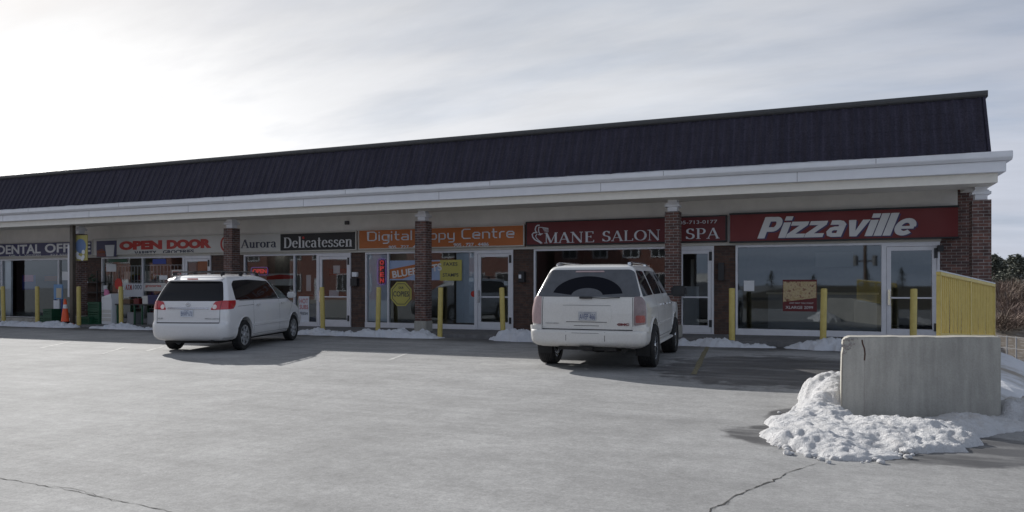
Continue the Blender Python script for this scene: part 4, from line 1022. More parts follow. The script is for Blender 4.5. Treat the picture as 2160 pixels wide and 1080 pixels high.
for t in (0.008, .5, .992): MB().box(LG*t-.025, LG*t+.025, yr-.024, yr+.024, zg(t)-.02, zt(t)-.046).build('post', 'yellow', rail, bevel=.003)
NPK = 32
random.seed(6)
for i in range(1, NPK):
    t = i/NPK
    if abs(t-.5) < .01: continue
    x = LG*t; j = random.uniform(-.03, .03)
    MB().add([(x-.011+j, yr-.009, zb(t)), (x+.011+j, yr-.009, zb(t)), (x+.011+j, yr+.009, zb(t)), (x-.011+j, yr+.009, zb(t)),
              (x-.011, yr-.009, zt(t)-.046), (x+.011, yr-.009, zt(t)-.046), (x+.011, yr+.009, zt(t)-.046), (x-.011, yr+.009, zt(t)-.046)],
             [(0,3,2,1),(4,5,6,7),(0,1,5,4),(1,2,6,5),(2,3,7,6),(3,0,4,7)]).build('picket', 'yellow', rail)
# ================================================================== SNOW
def snow_field_mesh(spines, a0, a1, b0, b1, step, frame, base, seed=0, lump=.06, lsc=5.0, edge=.5):
    """spines: list of (a, b, halfwidth, height) polylines in the frame's 2D coordinates"""
    na, nb = int((a1-a0)/step)+1, int((b1-b0)/step)+1; vs = []; hs = []
    for j in range(nb+1):
        for i in range(na+1):
            a, b = a0+(a1-a0)*i/na, b0+(b1-b0)*j/nb; h = -1
            wa = a + .10*noise.noise(Vector((a*3, b*3, seed))) + .04*noise.noise(Vector((a*11, b*11, seed+4))); wb = b + .10*noise.noise(Vector((a*3, b*3, seed+9))) + .04*noise.noise(Vector((a*11, b*11, seed+7)))
            for sp in spines:
                for p, q_ in zip(sp, sp[1:]):
                    dx, dy = q_[0]-p[0], q_[1]-p[1]; L2 = dx*dx+dy*dy
                    t = 0 if L2 == 0 else max(0, min(1, ((wa-p[0])*dx+(wb-p[1])*dy)/L2))
                    dist = math.hypot(wa-p[0]-dx*t, wb-p[1]-dy*t); hw = p[2]+(q_[2]-p[2])*t; hh = p[3]+(q_[3]-p[3])*t
                    u = dist/hw
                    if u < 1.3: h = max(h, hh*(1-u*u)) if u > 1 else max(h, hh*(1-u*u)**edge)
            if h > -.9:
                v1 = noise.voronoi(Vector((a*lsc, b*lsc, seed)))[0]; v2 = noise.voronoi(Vector((a*lsc*2.6, b*lsc*2.6, seed+5)))[0]
                k = max(0, min(1, (h+.01)*9))
                h += k*lump*((.42-v1[0])*1.5 + (.4-v2[0])*.75 + 1.1*noise.noise(Vector((a*2.2, b*2.2, seed+3)))) + k*lump*.25*noise.noise(Vector((a*22, b*22, seed))) + k*lump*.55*(.35-noise.voronoi(Vector((a*17, b*17, seed)))[0][0])
            X, Y = frame(a, b); vs.append((X, Y, base(X) + max(h, -.03))); hs.append(h)
    fs = []; w = na+1
    for j in range(nb):
        for i in range(na):
            ids = (j*w+i, j*w+i+1, (j+1)*w+i+1, (j+1)*w+i)
            if max(hs[k] for k in ids) > -.004: fs.append(ids)
    used = sorted({i for f in fs for i in f}); mp = {o: n for n, o in enumerate(used)}
    mb = MB(); mb.v = [vs[i] for i in used]; mb.f = [tuple(mp[i] for i in f) for f in fs]
    return mb
camf = lambda a, b: (a*cP - b*sP, a*sP + b*cP)
idf = lambda a, b: (a, b)
def ab(px, zc): return ((px-1080)/F*zc, zc)
S = lambda px, zc, hw, h: (*ab(px, zc), hw, h)
mb = snow_field_mesh([[S(1800, 7.5, .60, .15), S(1880, 7.4, .72, .17), S(1960, 7.65, .46, .12), S(2040, 7.85, .36, .14), S(2100, 7.95, .30, .08), S(2122, 8.0, .25, .03)],
                      [S(1695, 7.95, .38, .12), S(1740, 7.65, .55, .17), S(1800, 7.5, .55, .15)],
                      [S(1748, 8.7, .24, .32), S(1752, 9.15, .36, .42), S(1772, 9.9, .45, .34)],
                      [S(1735, 8.8, .30, .24), S(1728, 8.3, .30, .19), S(1735, 7.8, .3, .15)],
                      [S(1650, 7.35, .26, .10), S(1700, 7.1, .34, .14), S(1770, 6.75, .34, .12), S(1855, 6.6, .16, .05)]],
                     2.1, 5.75, 6.1, 10.4, .02, camf, gz, 1, .044, 3.0)
heap = mb.build('snow_heap', 'snow', None, smooth=False, recalc=False)
for p in heap.data.polygons: p.use_smooth = True
tag(heap, 'large lumpy snow heap wrapped round the foot of the thick concrete wall', 'snow heap')
random.seed(12); m = MB(); edge_pts = [(1622, 925), (1660, 948), (1705, 962), (1760, 972), (1830, 974), (1885, 966), (1930, 952), (1985, 940), (2040, 930)]
for i in range(130):
    k = random.randrange(len(edge_pts)-1); f_ = random.random(); px = edge_pts[k][0]+(edge_pts[k+1][0]-edge_pts[k][0])*f_; py = edge_pts[k][1]+(edge_pts[k+1][1]-edge_pts[k][1])*f_ + random.gauss(-4, 7)
    if i > 105: px, py = random.uniform(1640, 1700), random.uniform(862, 915)
    p = gnd(px, py); r = random.uniform(.008, .032) * (1.6 if i < 8 else 1)
    vs = []
    bm = bmesh.new(); bmesh.ops.create_icosphere(bm, subdivisions=2, radius=r)
    for v in bm.verts: v.co *= 1 + .35*noise.noise(v.co*40 + Vector((i, 0, 0)))
    m.add([(v.co.x*1.2+p.x, v.co.y+p.y, v.co.z*.8+r*.5+gz(p.x)) for v in bm.verts], [tuple(v.index for v in f.verts) for f in bm.faces]); bm.free()
tag(m.build('snow_lump', 'snow', heap), kind='stuff')
mb = snow_field_mesh([[(5.72, 8.3, .3, .05), (6.1, 8.55, .5, .22), (6.7, 8.8, .6, .25), (7.6, 8.9, .5, .2)]], 5.3, 8.2, 7.6, 9.8, .04, camf, gz, 3, .08, 4)
o = mb.build('snow_bank', 'snow', None, recalc=False); [setattr(p, 'use_smooth', True) for p in o.data.polygons]; tag(o, 'bright snow bank in the sun just beyond the right end of the concrete wall', 'snow bank')
dv = d.normalized()
mb = snow_field_mesh([[(.02, .0, .07, .03), (.5, .0, .08, .04), (.9, .0, .07, .03)], [(1.1, 0, .07, .03), (1.6, 0, .06, .02)]], -.12, 1.8, -.11, .11, .02, lambda a, b: (A.x+dv.x*(a+.03)-dv.y*(b+.08), A.y+dv.y*(a+.03)+dv.x*(b+.08)), lambda X: .845, 5, .02, 14)
o = mb.build('snow_ledge', 'snow_clean', None, recalc=False)
for v in o.data.vertices:
    t = ((v.co.x-A.x)*dv.x + (v.co.y-A.y)*dv.y)/LG; v.co.z += zg(max(0, t)) - .845 + .012
tag(o, 'small white snow cushions under the yellow railing', 'snow')
def kerb_snow(name, pts, label, seed, lump=.075):
    sp = [(fx(px, YK-.25), YK-.25+dy, hw, h) for px, dy, hw, h in pts]
    a0, a1 = min(p[0]-p[2] for p in sp), max(p[0]+p[2] for p in sp)
    mb = snow_field_mesh([sp], a0-.1, a1+.1, YK-.95, YK+.06, .035, idf, gz, seed, lump, 5.0)
    o = mb.build(name, 'snow_clean', None, recalc=False)
    for p in o.data.polygons: p.use_smooth = True
    tag(o, label, 'snow pile', 'snow piles along the kerb')
kerb_snow('snow_pile', [(-40, 0, .3, .1), (5, .05, .3, .15), (45, 0, .34, .17), (100, 0, .36, .18), (130, -.02, .36, .2), (155, 0, .26, .1)], 'long low snow ridge at the kerb in front of the leftmost shop', 21)
kerb_snow('snow_pile', [(203, 0, .2, .06), (228, 0, .26, .12), (252, .0, .3, .2), (275, 0, .28, .14), (292, 0, .22, .1), (318, 0, .2, .08)], 'broken snow ridge at the kerb in front of the variety shop', 22)
kerb_snow('snow_pile', [(612, 0, .2, .08), (655, 0, .3, .17), (675, 0, .34, .2), (705, -.02, .28, .11), (740, 0, .3, .15), (790, 0, .36, .2), (830, 0, .4, .24), (880, 0, .4, .2), (915, -.02, .28, .08)], 'long snow ridge at the kerb from the minivan nose to the copy shop pillar', 23)
kerb_snow('snow_pile', [(1048, 0, .22, .12), (1075, 0, .45, .30), (1110, 0, .5, .32), (1150, 0, .45, .25), (1200, 0, .3, .1)], 'snow mound at the kerb left of the white sport utility vehicle', 24)
kerb_snow('snow_pile', [(1425, 0, .24, .15), (1470, 0, .26, .16), (1505, 0, .28, .2), (1535, 0, .3, .2), (1570, 0, .24, .12), (1610, 0, .2, .08), (1628, 0, .12, .04)], 'low snow ridge at the kerb right of the white sport utility vehicle', 25)
kerb_snow('snow_pile', [(1668, 0, .18, .06), (1705, 0, .32, .2), (1730, 0, .42, .30), (1765, 0, .4, .26), (1810, 0, .3, .15), (1850, 0, .25, .1)], 'snow mound at the foot of the bollard before the rightmost shop', 26)
# snow lying on the canopy crown
vs = []; fs = []; n = int((3.0+48)/.07); rows = 5
for i in range(n+1):
    x = 2.95 - i*.07; k = .5 + .5*noise.noise(Vector((x*.25, 0, 0))); h = (.05 + .024*noise.noise(Vector((x*2.2, 0, 1))) + .012*noise.noise(Vector((x*9, 0, 2)))) * (min(1, i*.07/2.5)*.8+.2)
    ov = .012*noise.noise(Vector((x*7, 5, 0)))
    for j in range(rows):
        t = j/(rows-1); vs.append((x, 18.893 - ov*(1-t)*1.5 + .55*t, 4.432 + (h*(1-(1-t)**3) if j else -.004)))
for i in range(n):
    for j in range(rows-1): fs.append((i*rows+j, (i+1)*rows+j, (i+1)*rows+j+1, i*rows+j+1))
mb = MB(); mb.v = vs; mb.f = fs
o = mb.build('canopy_snow', 'snow_clean', None, recalc=False); tag(o, 'thin uneven line of snow lying along the canopy edge', 'snow')

# ================================================================== TREES
def leaf_mat(name, a, b):
    m, nt, bs = new_mat(name); p = pos(nt, False); n = noise_n(nt, p, 1.6, 4, .6)
    L(nt, ramp(nt, n, [(.3, a), (.7, b)]), bs.inputs['Base Color']); bs.inputs['Roughness'].default_value = .8; MT[name] = m
leaf_mat('needles', (.05, .06, .048), (.12, .125, .10)); leaf_mat('twigs', (.10, .075, .055), (.20, .15, .12)); leaf_mat('bark', (.05, .04, .035), (.09, .075, .065)); leaf_mat('redtwigs', (.12, .085, .07), (.21, .15, .125))
def evergreen(x, y, z, h, w, label, seed, n=1500, group='evergreens beyond the building'):
    random.seed(seed); t = empty('evergreen_tree', (x, y, z), random.uniform(0, 6), label, 'tree', group)
    MB().tube([(0, 0, -.5), (0.05, 0, h*.5), (0, .05, h*.97)], [w*.07, w*.04, .02], 7).build('trunk', 'bark', t)
    m = MB(); nb = 26
    for b in range(nb*5):
        lev = .12 + .88*random.random()**.85; zz = h*lev; rad = w*(1-lev)**.95*random.uniform(.45, 1.15)+.06
        az = random.uniform(0, 2*PI); dirv = Vector((math.cos(az), math.sin(az), random.uniform(-.25, .25)))
        for k in range(max(3, n//(nb*5))):
            s = random.random()**.6; p = Vector((0, 0, zz)) + dirv*rad*s + Vector((random.gauss(0, .09), random.gauss(0, .09), random.gauss(0, .12)))*(w*.35)
            sz = random.uniform(.07, .19)*(w/2.2)**.5; u = Vector((random.gauss(0,1), random.gauss(0,1), random.gauss(0,.5))).normalized()*sz; v = u.cross(Vector((random.gauss(0,1), random.gauss(0,1), random.gauss(0,1)))).normalized()*sz*.45
            m.add([p-u, p+v, p+u, p-v], [(0,1,2,3)])
    m.build('crown', 'needles', t, recalc=False); return t
def shrub(x, y, z, h, w, label, seed, mat='twigs', group='bare shrubs on the bank', name='bare_shrub', n=420):
    random.seed(seed); t = empty(name, (x, y, z), 0, label, 'shrub' if h < 4 else 'tree', group)
    MB().tube([(0, 0, -.3), (.03, .02, h*.45), (0, 0, h*.8)], [.05+h*.012, .03+h*.006, .01], 6).build('trunk', 'bark', t)
    m = MB()
    for i in range(n):
        az = random.uniform(0, 2*PI); r0 = random.random()**.5*w*.25; el = random.uniform(.15, 1.4); ln = h*random.uniform(.35, 1.0)
        p0 = Vector((math.cos(az)*r0, math.sin(az)*r0, h*random.uniform(0, .45))); dv_ = Vector((math.cos(az)*math.cos(el)*w/h, math.sin(az)*math.cos(el)*w/h, math.sin(el))); ln *= .6
        p1 = p0+dv_*ln*.6; p2 = p1 + (dv_+Vector((random.gauss(0,.4), random.gauss(0,.4), random.gauss(0,.3))))*ln*.4; s = .014+.004*h
        u = Vector((-math.sin(az), math.cos(az), 0))*s
        m.add([p0-u, p0+u, p1+u*.7, p1-u*.7, p2], [(0,1,2,3), (3,2,4)])
        p3 = p1 + Vector((random.gauss(0,.4), random.gauss(0,.4), random.uniform(0,.5)))*ln*.4; m.add([p1-u*.6, p1+u*.6, p3], [(0,1,2)])
    m.build('branches', mat, t, recalc=False); return t
def far(px, zc): v = cam_pt(px, zc); return v.x, v.y
ET = [(2098, 74, 13.5, 4.0), (2112, 80, 13.8, 4.4), (2133, 76, 12.2, 4.4), (2147, 72, 14.0, 4.6), (2122, 110, 14.0, 5), (2168, 86, 14.0, 5), (2190, 95, 14, 5), (2215, 88, 12, 4.6), (2085, 104, 14, 4.5), (2250, 100, 14, 5), (2060, 120, 13, 5), (2300, 110, 14, 5)]
ordw = ['first', 'second', 'third', 'fourth', 'fifth', 'sixth', 'seventh', 'eighth', 'ninth', 'tenth', 'eleventh', 'twelfth']
for i, (px, zc, h, w) in enumerate(ET):
    x, y = far(px, zc); ztop = H + (HZ - [575, 571, 585, 562, 580, 566, 566, 580, 572, 570, 590, 570][i])*zc/F; zbase = hgt(x, y)
    evergreen(x, y, zbase-.3, max(4, ztop-zbase+.3), w*.8, ['dark evergreen touching the right edge of the brick pillar', 'dark evergreen second from the brick pillar, with a blunt top', 'lower dark evergreen in the gap between taller ones', 'tallest dark evergreen with a pointed top near the right photo edge', 'evergreen standing behind the gap of the front evergreens', 'evergreen cut by the right edge of the photo'][i] if i < 6 else 'dark evergreen beyond the right edge of the photo or behind the building', 100+i, 1700)
random.seed(77)
for i in range(44):
    px = 2096 + (i*37) % 170; zc = 38.5 + (i*7.3) % 23; x, y = far(px, zc)
    shrub(x, y, hgt(x, y)-.1, random.uniform(.9, 1.7), random.uniform(1.8, 3.0), 'leafless brown shrub in the thicket on the bank beyond the building', 500+i, 'redtwigs' if i % 3 else 'twigs', n=240)
# guard fence on the lower ground
gA, gB = Vector(far(2105, 33)), Vector(far(2230, 30)); 
o = empty('post_and_rail_fence', (gA.x, gA.y, hgt(gA.x, gA.y)), math.atan2(gB.y-gA.y, gB.x-gA.x), 'low grey rail fence across the snowy ground below the lot', 'fence'); ln = (gB-gA).length
for k in range(7): MB().box(ln*k/6-.02, ln*k/6+.02, -.04, .015, -.6, .9).build('post', 'grey', o)
for zz in (.35, .85): MB().box(0, ln, -.05, -.045+.01, zz, zz+.03).build('rail', 'grey', o)

# ================================================================== ACROSS THE STREET (seen in the shop glass)
MT['sill'] = MT['white']
def townhouse(x, y, rz, label):
    t = empty('brick_house', (x, y, -.4), rz, label, 'house', 'brick houses behind the photographer')
    MB().box(-6, 6, -5, 5, 0, 7.5).build('wall', 'brick_far', t)
    rf = MB().prism([(-5.6, 7.501), (5.6, 7.501), (0, 10.6)], -6.4, 6.4, 'x').build('roof', 'roof', t)
    MB().box(3, 3.8, 1, 1.8, 8, 11.2).build('chimney', 'brick_far', rf)
    for zz in (1.2, 4.4):
        for xx in (-4.4, -1.4, 1.6, 4.2):
            if zz < 2 and xx == -1.4: continue
            f = MB().box(xx-.75, xx+.75, 5.0, 5.06, zz-.1, zz).box(xx-.75, xx+.75, 5.0, 5.06, zz+1.6, zz+1.7).box(xx-.75, xx-.65, 5.0, 5.06, zz, zz+1.6).box(xx+.65, xx+.75, 5.0, 5.06, zz, zz+1.6).box(xx-.03, xx+.03, 5.0, 5.05, zz, zz+1.6).build('window', 'white', t)
            MB().box(xx-.65, xx+.65, 5.001, 5.03, zz, zz+1.6).build('pane', 'dark', f)
    MB().box(-1.9, -.9, 5.0, 5.06, 0, 2.4).build('door', 'white', t)
for k, (x, y) in enumerate(((-31, -24), (-46, -24), (-61, -25), (-76, -26), (-18, -30))):
    townhouse(x, y, 0, 'two storey red brick house with white windows behind the photographer, ' + ['second', 'third', 'fourth', 'fifth', 'first'][k] + ' from the utility pole')
pole = empty('utility_pole', (3.5, -28, -1.2), 0, 'tall wooden utility pole with crossarms and transformers behind the photographer', 'utility pole')
MB().tube([(0, 0, -.5), (0, 0, 7.6)], [.17, .13], 10).build('pole_shaft', 'brown', pole)
MB().box(-1.2, 1.2, -.06, .06, 6.6, 6.75).build('crossarm', 'brown', pole); MB().box(-.9, .9, -.05, .05, 4.6, 4.72).build('crossarm', 'brown', pole)
for x in (-.75, .75): MB().lathe([(0, 4.0), (.2, 4.0), (.22, 4.9), (.1, 5.0), (0, 5.0)], 14, 'z', (x, 0, .2)).build('transformer', 'grey', pole)
m = MB()
for x in (-1.1, 1.1):
    m.tube([(x - 60*math.cos(0) * 1, 0, 6.9+1.0), (x-30, 0, 6.2), (x, 0, 6.8), (x+30, 0, 6.2), (x+60, 0, 7.9)], .015, 5)
m.build('wire', 'dark', pole)
for k, (x, y, h) in enumerate(((10, -150, 6), (28, -160, 7), (-2, -165, 5), (40, -150, 7), (19, -170, 7), (-12, -160, 6), (54, -150, 7))):
    evergreen(x, y, -1.5, h, 3.2, 'dark evergreen behind the photographer, ' + ordw[k] + ' along the far street', 700+k, 900, 'evergreens behind the photographer')

# ================================================================== VEHICLES
def catmull(tab, z):
    if z <= tab[0][0]: return tab[0][1:]
    if z >= tab[-1][0]: return tab[-1][1:]
    for i in range(len(tab)-1):
        if tab[i][0] <= z <= tab[i+1][0]:
            a, b = tab[i], tab[i+1]; t = (z-a[0])/(b[0]-a[0]); p = tab[max(i-1, 0)]; q_ = tab[min(i+2, len(tab)-1)]; out = []
            for k in range(1, len(a)):
                sl = (b[k]-a[k])/(b[0]-a[0])
                s0 = 0 if p is a else (a[k]-p[k])/(a[0]-p[0]); s1 = 0 if q_ is b else (q_[k]-b[k])/(q_[0]-b[0])
                m0 = 0 if s0*sl <= 0 else 2*s0*sl/(s0+sl); m1 = 0 if s1*sl <= 0 else 2*s1*sl/(s1+sl)
                if p is a: m0 = sl
                if q_ is b: m1 = sl
                hh = b[0]-a[0]; t2, t3 = t*t, t*t*t
                out.append((2*t3-3*t2+1)*a[k] + (t3-2*t2+t)*hh*m0 + (-2*t3+3*t2)*b[k] + (t3-t2)*hh*m1)
            return tuple(out)
class Body:
    """surface of a car body: rounded plan outline whose ends, width and corner radii vary with height; x forward, rear at 0"""
    def __init__(s, tab, xm, hl, barrel=.03, rcurve=.03, crown=0.0):
        s.tab = tab; s.xm = xm; s.hl = hl; s.b = barrel; s.rc = rcurve; s.cr = crown
    def lev(s, z): return catmull(s.tab, z)
    def warp(s, x, y, z, L):
        xr, xf, w, rr, rf = L
        wt = max(0, 1-(x-xr)/.7)**2 if x-xr < .7 else 0
        wf = max(0, 1-(xf-x)/.9)**2 if xf-x < .9 else 0
        yy = y*(1 - s.b*((x-s.xm)/s.hl)**2)
        u = min(1, abs(y)/max(w, .01))
        zz = z - (s.cr*((x-s.xm)/s.hl)**2 * max(0, (z-1.3)/.6) if z > 1.3 else 0)
        return Vector((x + s.rc*u*u*wt - .16*u*u*wf, yy, zz))
    def ring(s, z, n):
        L = s.lev(z); xr, xf, w, rr, rf = L; rr = min(rr, w*.95, (xf-xr)*.45); rf = min(rf, w*.95, (xf-xr)*.45)
        pts = []; nr, nc, ns, nf = n
        for i in range(nr): pts.append((xr, -(w-rr)*i/nr))
        for i in range(nc): a = PI/2*i/nc; pts.append((xr+rr-rr*math.cos(a), -(w-rr)-rr*math.sin(a)))
        for i in range(ns): pts.append((xr+rr+(xf-rf-xr-rr)*i/ns, -w))
        for i in range(nc): a = PI/2*i/nc; pts.append((xf-rf+rf*math.sin(a), -(w-rf)-rf*math.cos(a)))
        for i in range(nf): pts.append((xf, -(w-rf)*(1-i/nf)))
        mir = [(x, -y) for x, y in pts[1:]][::-1]
        pts = pts + [(xf, 0)] + mir
        return [s.warp(x, y, z, L) for x, y in pts]
    def mesh(s, zs, n=(8, 8, 44, 6)):
        rings = [s.ring(z, n) for z in zs]; m = len(rings[0]); mb = MB()
        vs = [v for r in rings for v in r]; fs = []
        for j in range(len(rings)-1):
            for i in range(m): fs.append((j*m+i, j*m+(i+1) % m, (j+1)*m+(i+1) % m, (j+1)*m+i))
        fs.append(tuple(range(m))[::-1]); fs.append(tuple(range((len(rings)-1)*m, len(rings)*m)))
        return mb.add(vs, fs)
    # surface maps (side = -1 is the right side of the car)
    def side(s, x, z, sd=-1):
        L = s.lev(z); xr, xf, w, rr, rf = L
        if x < xr+rr: t = min(1, max(0, (xr+rr-x)/rr)); y = w-rr+rr*math.sqrt(max(0, 1-t*t))
        elif x > xf-rf: t = min(1, max(0, (x-xf+rf)/rf)); y = w-rf+rf*math.sqrt(max(0, 1-t*t))
        else: y = w
        return s.warp(max(xr, min(xf, x)), sd*y, z, L)
    def wrap(s, u, z):
        """u: signed distance from the rear centre along the plan outline (negative = right)"""
        L = s.lev(z); xr, xf, w, rr, rf = L; sg = -1 if u < 0 else 1; a = abs(u)
        if a < w-rr: x, y = xr, a
        elif a < w-rr+PI/2*rr: t = (a-w+rr)/rr; x, y = xr+rr-rr*math.cos(t), w-rr+rr*math.sin(t)
        else: x, y = xr+rr+(a-(w-rr+PI/2*rr)), w
        return s.warp(x, sg*y, z, L)
def rpoly(pts, r=.04, n=4):
    out = []; m = len(pts)
    for i in range(m):
        p = Vector(pts[i]); a = Vector(pts[i-1])-p; b = Vector(pts[(i+1) % m])-p; rr = min(r, a.length*.45, b.length*.45)
        p0 = p+a.normalized()*rr; p1 = p+b.normalized()*rr
        for k in range(n+1):
            t = k/n; out.append(tuple((1-t)**2*p0 + 2*t*(1-t)*p + t*t*p1))
    return out
def patch(poly, fn, off, name, mat, parent, step=.05, th=.012, smooth=True):
    bm = bmesh.new(); vs = [bm.verts.new((p[0], p[1], 0)) for p in poly]; bm.faces.new(vs)
    for ax in (0, 1):
        lo, hi = min(p[ax] for p in poly), max(p[ax] for p in poly); k = 1; nn = int((hi-lo)/step)
        for k in range(1, nn+1):
            co = Vector((0, 0, 0)); co[ax] = lo+(hi-lo)*k/(nn+1); no = Vector((0, 0, 0)); no[ax] = 1
            bmesh.ops.bisect_plane(bm, geom=bm.verts[:]+bm.edges[:]+bm.faces[:], plane_co=co, plane_no=no)
    bmesh.ops.triangulate(bm, faces=[f for f in bm.faces if len(f.verts) > 4])
    bm.verts.ensure_lookup_table(); e = .004; pos_ = []; nor = []
    ctr = Vector((2.5, 0, .9))
    for v in bm.verts:
        a, b = v.co.x, v.co.y; p = fn(a, b); du = fn(a+e, b)-fn(a-e, b); dv_ = fn(a, b+e)-fn(a, b-e); n_ = du.cross(dv_)
        n_ = n_.normalized() if n_.length > 1e-9 else Vector((0, 0, 1))
        if n_.dot(p-ctr) < 0: n_ = -n_
        pos_.append(p); nor.append(n_)
    fs = [tuple(v.index for v in f.verts) for f in bm.faces]
    nv = len(pos_); verts = [tuple(p+n_*off) for p, n_ in zip(pos_, nor)] + [tuple(p+n_*(off-th)) for p, n_ in zip(pos_, nor)]
    edges = [tuple(v.index for v in e_.verts) for e_ in bm.edges if len(e_.link_faces) == 1]; bm.free()
    faces = fs + [tuple(i+nv for i in f[::-1]) for f in fs] + [(a, b, b+nv, a+nv) for a, b in edges]
    mb = MB(); mb.v = verts; mb.f = faces
    return mb.build(name, mat, parent, smooth=smooth)
def seam(pts, fn, w, name, mat, parent, off=.0015):
    """thin dark gap line following the surface"""
    P = []
    for a, b in zip(pts, pts[1:]):
        n = max(1, int(math.hypot(a[0]-b[0], a[1]-b[1])/.06))
        for i in range(n): P.append((a[0]+(b[0]-a[0])*i/n, a[1]+(b[1]-a[1])*i/n))
    P.append(pts[-1]); V = []; ctr = Vector((2.5, 0, .9))
    for i, (a, b) in enumerate(P):
        p, q_ = P[max(0, i-1)], P[min(len(P)-1, i+1)]; dx, dy = q_[0]-p[0], q_[1]-p[1]; l = math.hypot(dx, dy) or 1; nx, ny = -dy/l*w/2, dx/l*w/2
        e = .004; n_ = (fn(a+e, b)-fn(a-e, b)).cross(fn(a, b+e)-fn(a, b-e)); n_.normalize()
        if n_.dot(fn(a, b)-ctr) < 0: n_ = -n_
        V += [fn(a+nx, b+ny)+n_*off, fn(a-nx, b-ny)+n_*off]
    fs = [(2*i, 2*i+1, 2*i+3, 2*i+2) for i in range(len(P)-1)]
    return MB().add(V, fs).build(name, mat, parent)
def cut_arches(o, cyls):
    for x, y, z, r, d_ in cyls:
        bpy_c = MB().lathe([(0, -d_), (r, -d_), (r, d_), (0, d_)], 40, 'y', (x, y, z)).build('cut', None, None)
        bm = bmesh.new(); bm.from_mesh(bpy_c.data); bmesh.ops.remove_doubles(bm, verts=bm.verts, dist=1e-5); bmesh.ops.recalc_face_normals(bm, faces=bm.faces); bm.to_mesh(bpy_c.data); bm.free()
        md = o.modifiers.new('b', 'BOOLEAN'); md.object = bpy_c; md.operation = 'DIFFERENCE'; md.solver = 'EXACT'
        bpy.context.view_layer.update(); dg = bpy.context.evaluated_depsgraph_get()
        me = bpy.data.meshes.new_from_object(o.evaluated_get(dg)); o.modifiers.clear(); old = o.data; o.data = me
        bpy.data.objects.remove(bpy_c)
    autosmooth(o.data, R(32))

def paint(name, col, dirt):
    m, nt, b = new_mat(name); tc = N(nt, 'ShaderNodeTexCoord').outputs['Object']; s = N(nt, 'ShaderNodeSeparateXYZ'); L(nt, tc, s.inputs[0])
    n = noise_n(nt, tc, 3, 6, .65); n2 = noise_n(nt, tc, 40, 4, .7)
    low = ramp(nt, math_n(nt, 'ADD', s.outputs[2], math_n(nt, 'MULTIPLY', n, -.5)), [(.0, dirt), (.75, dirt*.25)])
    rear = ramp(nt, math_n(nt, 'ADD', s.outputs[0], math_n(nt, 'MULTIPLY', n, .15)), [(.15, dirt*.7), (.5, 0)])
    f = math_n(nt, 'MULTIPLY', math_n(nt, 'MAXIMUM', low, rear), ramp(nt, n2, [(.3, .7), (.7, 1.1)]), True)
    L(nt, mix_c(nt, f, col, (.30, .285, .26)), b.inputs['Base Color'])
    L(nt, math_n(nt, 'ADD', .28, math_n(nt, 'MULTIPLY', f, .5)), b.inputs['Roughness'])
    cw = math_n(nt, 'SUBTRACT', 1, math_n(nt, 'MULTIPLY', f, 1.6), True); L(nt, cw, b.inputs['Coat Weight']); b.inputs['Coat Roughness'].default_value = .06
    MT[name] = m
paint('suv_paint', (.76, .755, .74), .62); paint('van_paint', (.76, .76, .775), .42)
def tint_glass(name, col, rough, dust=0.0):
    m, nt, b = new_mat(name); tc = N(nt, 'ShaderNodeTexCoord').outputs['Object']; n = noise_n(nt, tc, 6, 6, .7)
    L(nt, mix_c(nt, math_n(nt, 'MULTIPLY', ramp(nt, n, [(.2, .6), (.7, 1)]), dust), col, (.19, .20, .22)), b.inputs['Base Color'])
    b.inputs['Roughness'].default_value = rough; b.inputs['Specular IOR Level'].default_value = .38 - .1*(dust > .3); MT[name] = m
tint_glass('dark_glass', (.006, .007, .010), .04); tint_glass('dusty_glass', (.02, .023, .03), .5, .55); tint_glass('green_glass', (.05, .075, .065), .05, .2); tint_glass('wiped_glass', (.004, .005, .010), .35, .0); MT['wiped_glass'].node_tree.nodes['Principled BSDF'].inputs['Specular IOR Level'].default_value = .15
MT['lamp_red'] = M('tail_lamp_red', (.42, .012, .018), .12, var=.1, vs=20, coat=.8)
MT['lamp_pink'] = M('tail_lamp_sun_pale', (.42, .31, .31), .3, var=.15, vs=12); MT['lamp_smoke'] = M('tail_lamp_smoky', (.22, .17, .175), .3, var=.15, vs=12)  # pale pink: sun shining through the left lamp, painted into its colour
MT['lamp_clear'] = M('tail_lamp_clear', (.72, .62, .58), .15, coat=.8); MT['gap'] = M('panel_gap', (.035, .035, .037), .9, var=0)
MT['plate'] = M('licence_plate', (.55, .58, .64), .5, var=.08, vs=20); MT['plate_blue'] = M('plate_blue', (.07, .09, .18), .5); MT['dull_red'] = M('dull_red_badge', (.16, .03, .035), .5); MT['dusty_plate'] = M('dusty_plate', (.40, .41, .43), .7, var=.15, vs=30); MT['lamp_dull'] = M('tail_lamp_dull_red', (.30, .075, .07), .3, var=.2, vs=14); MT['grey_trim'] = M('grey_trim', (.34, .34, .34), .5)

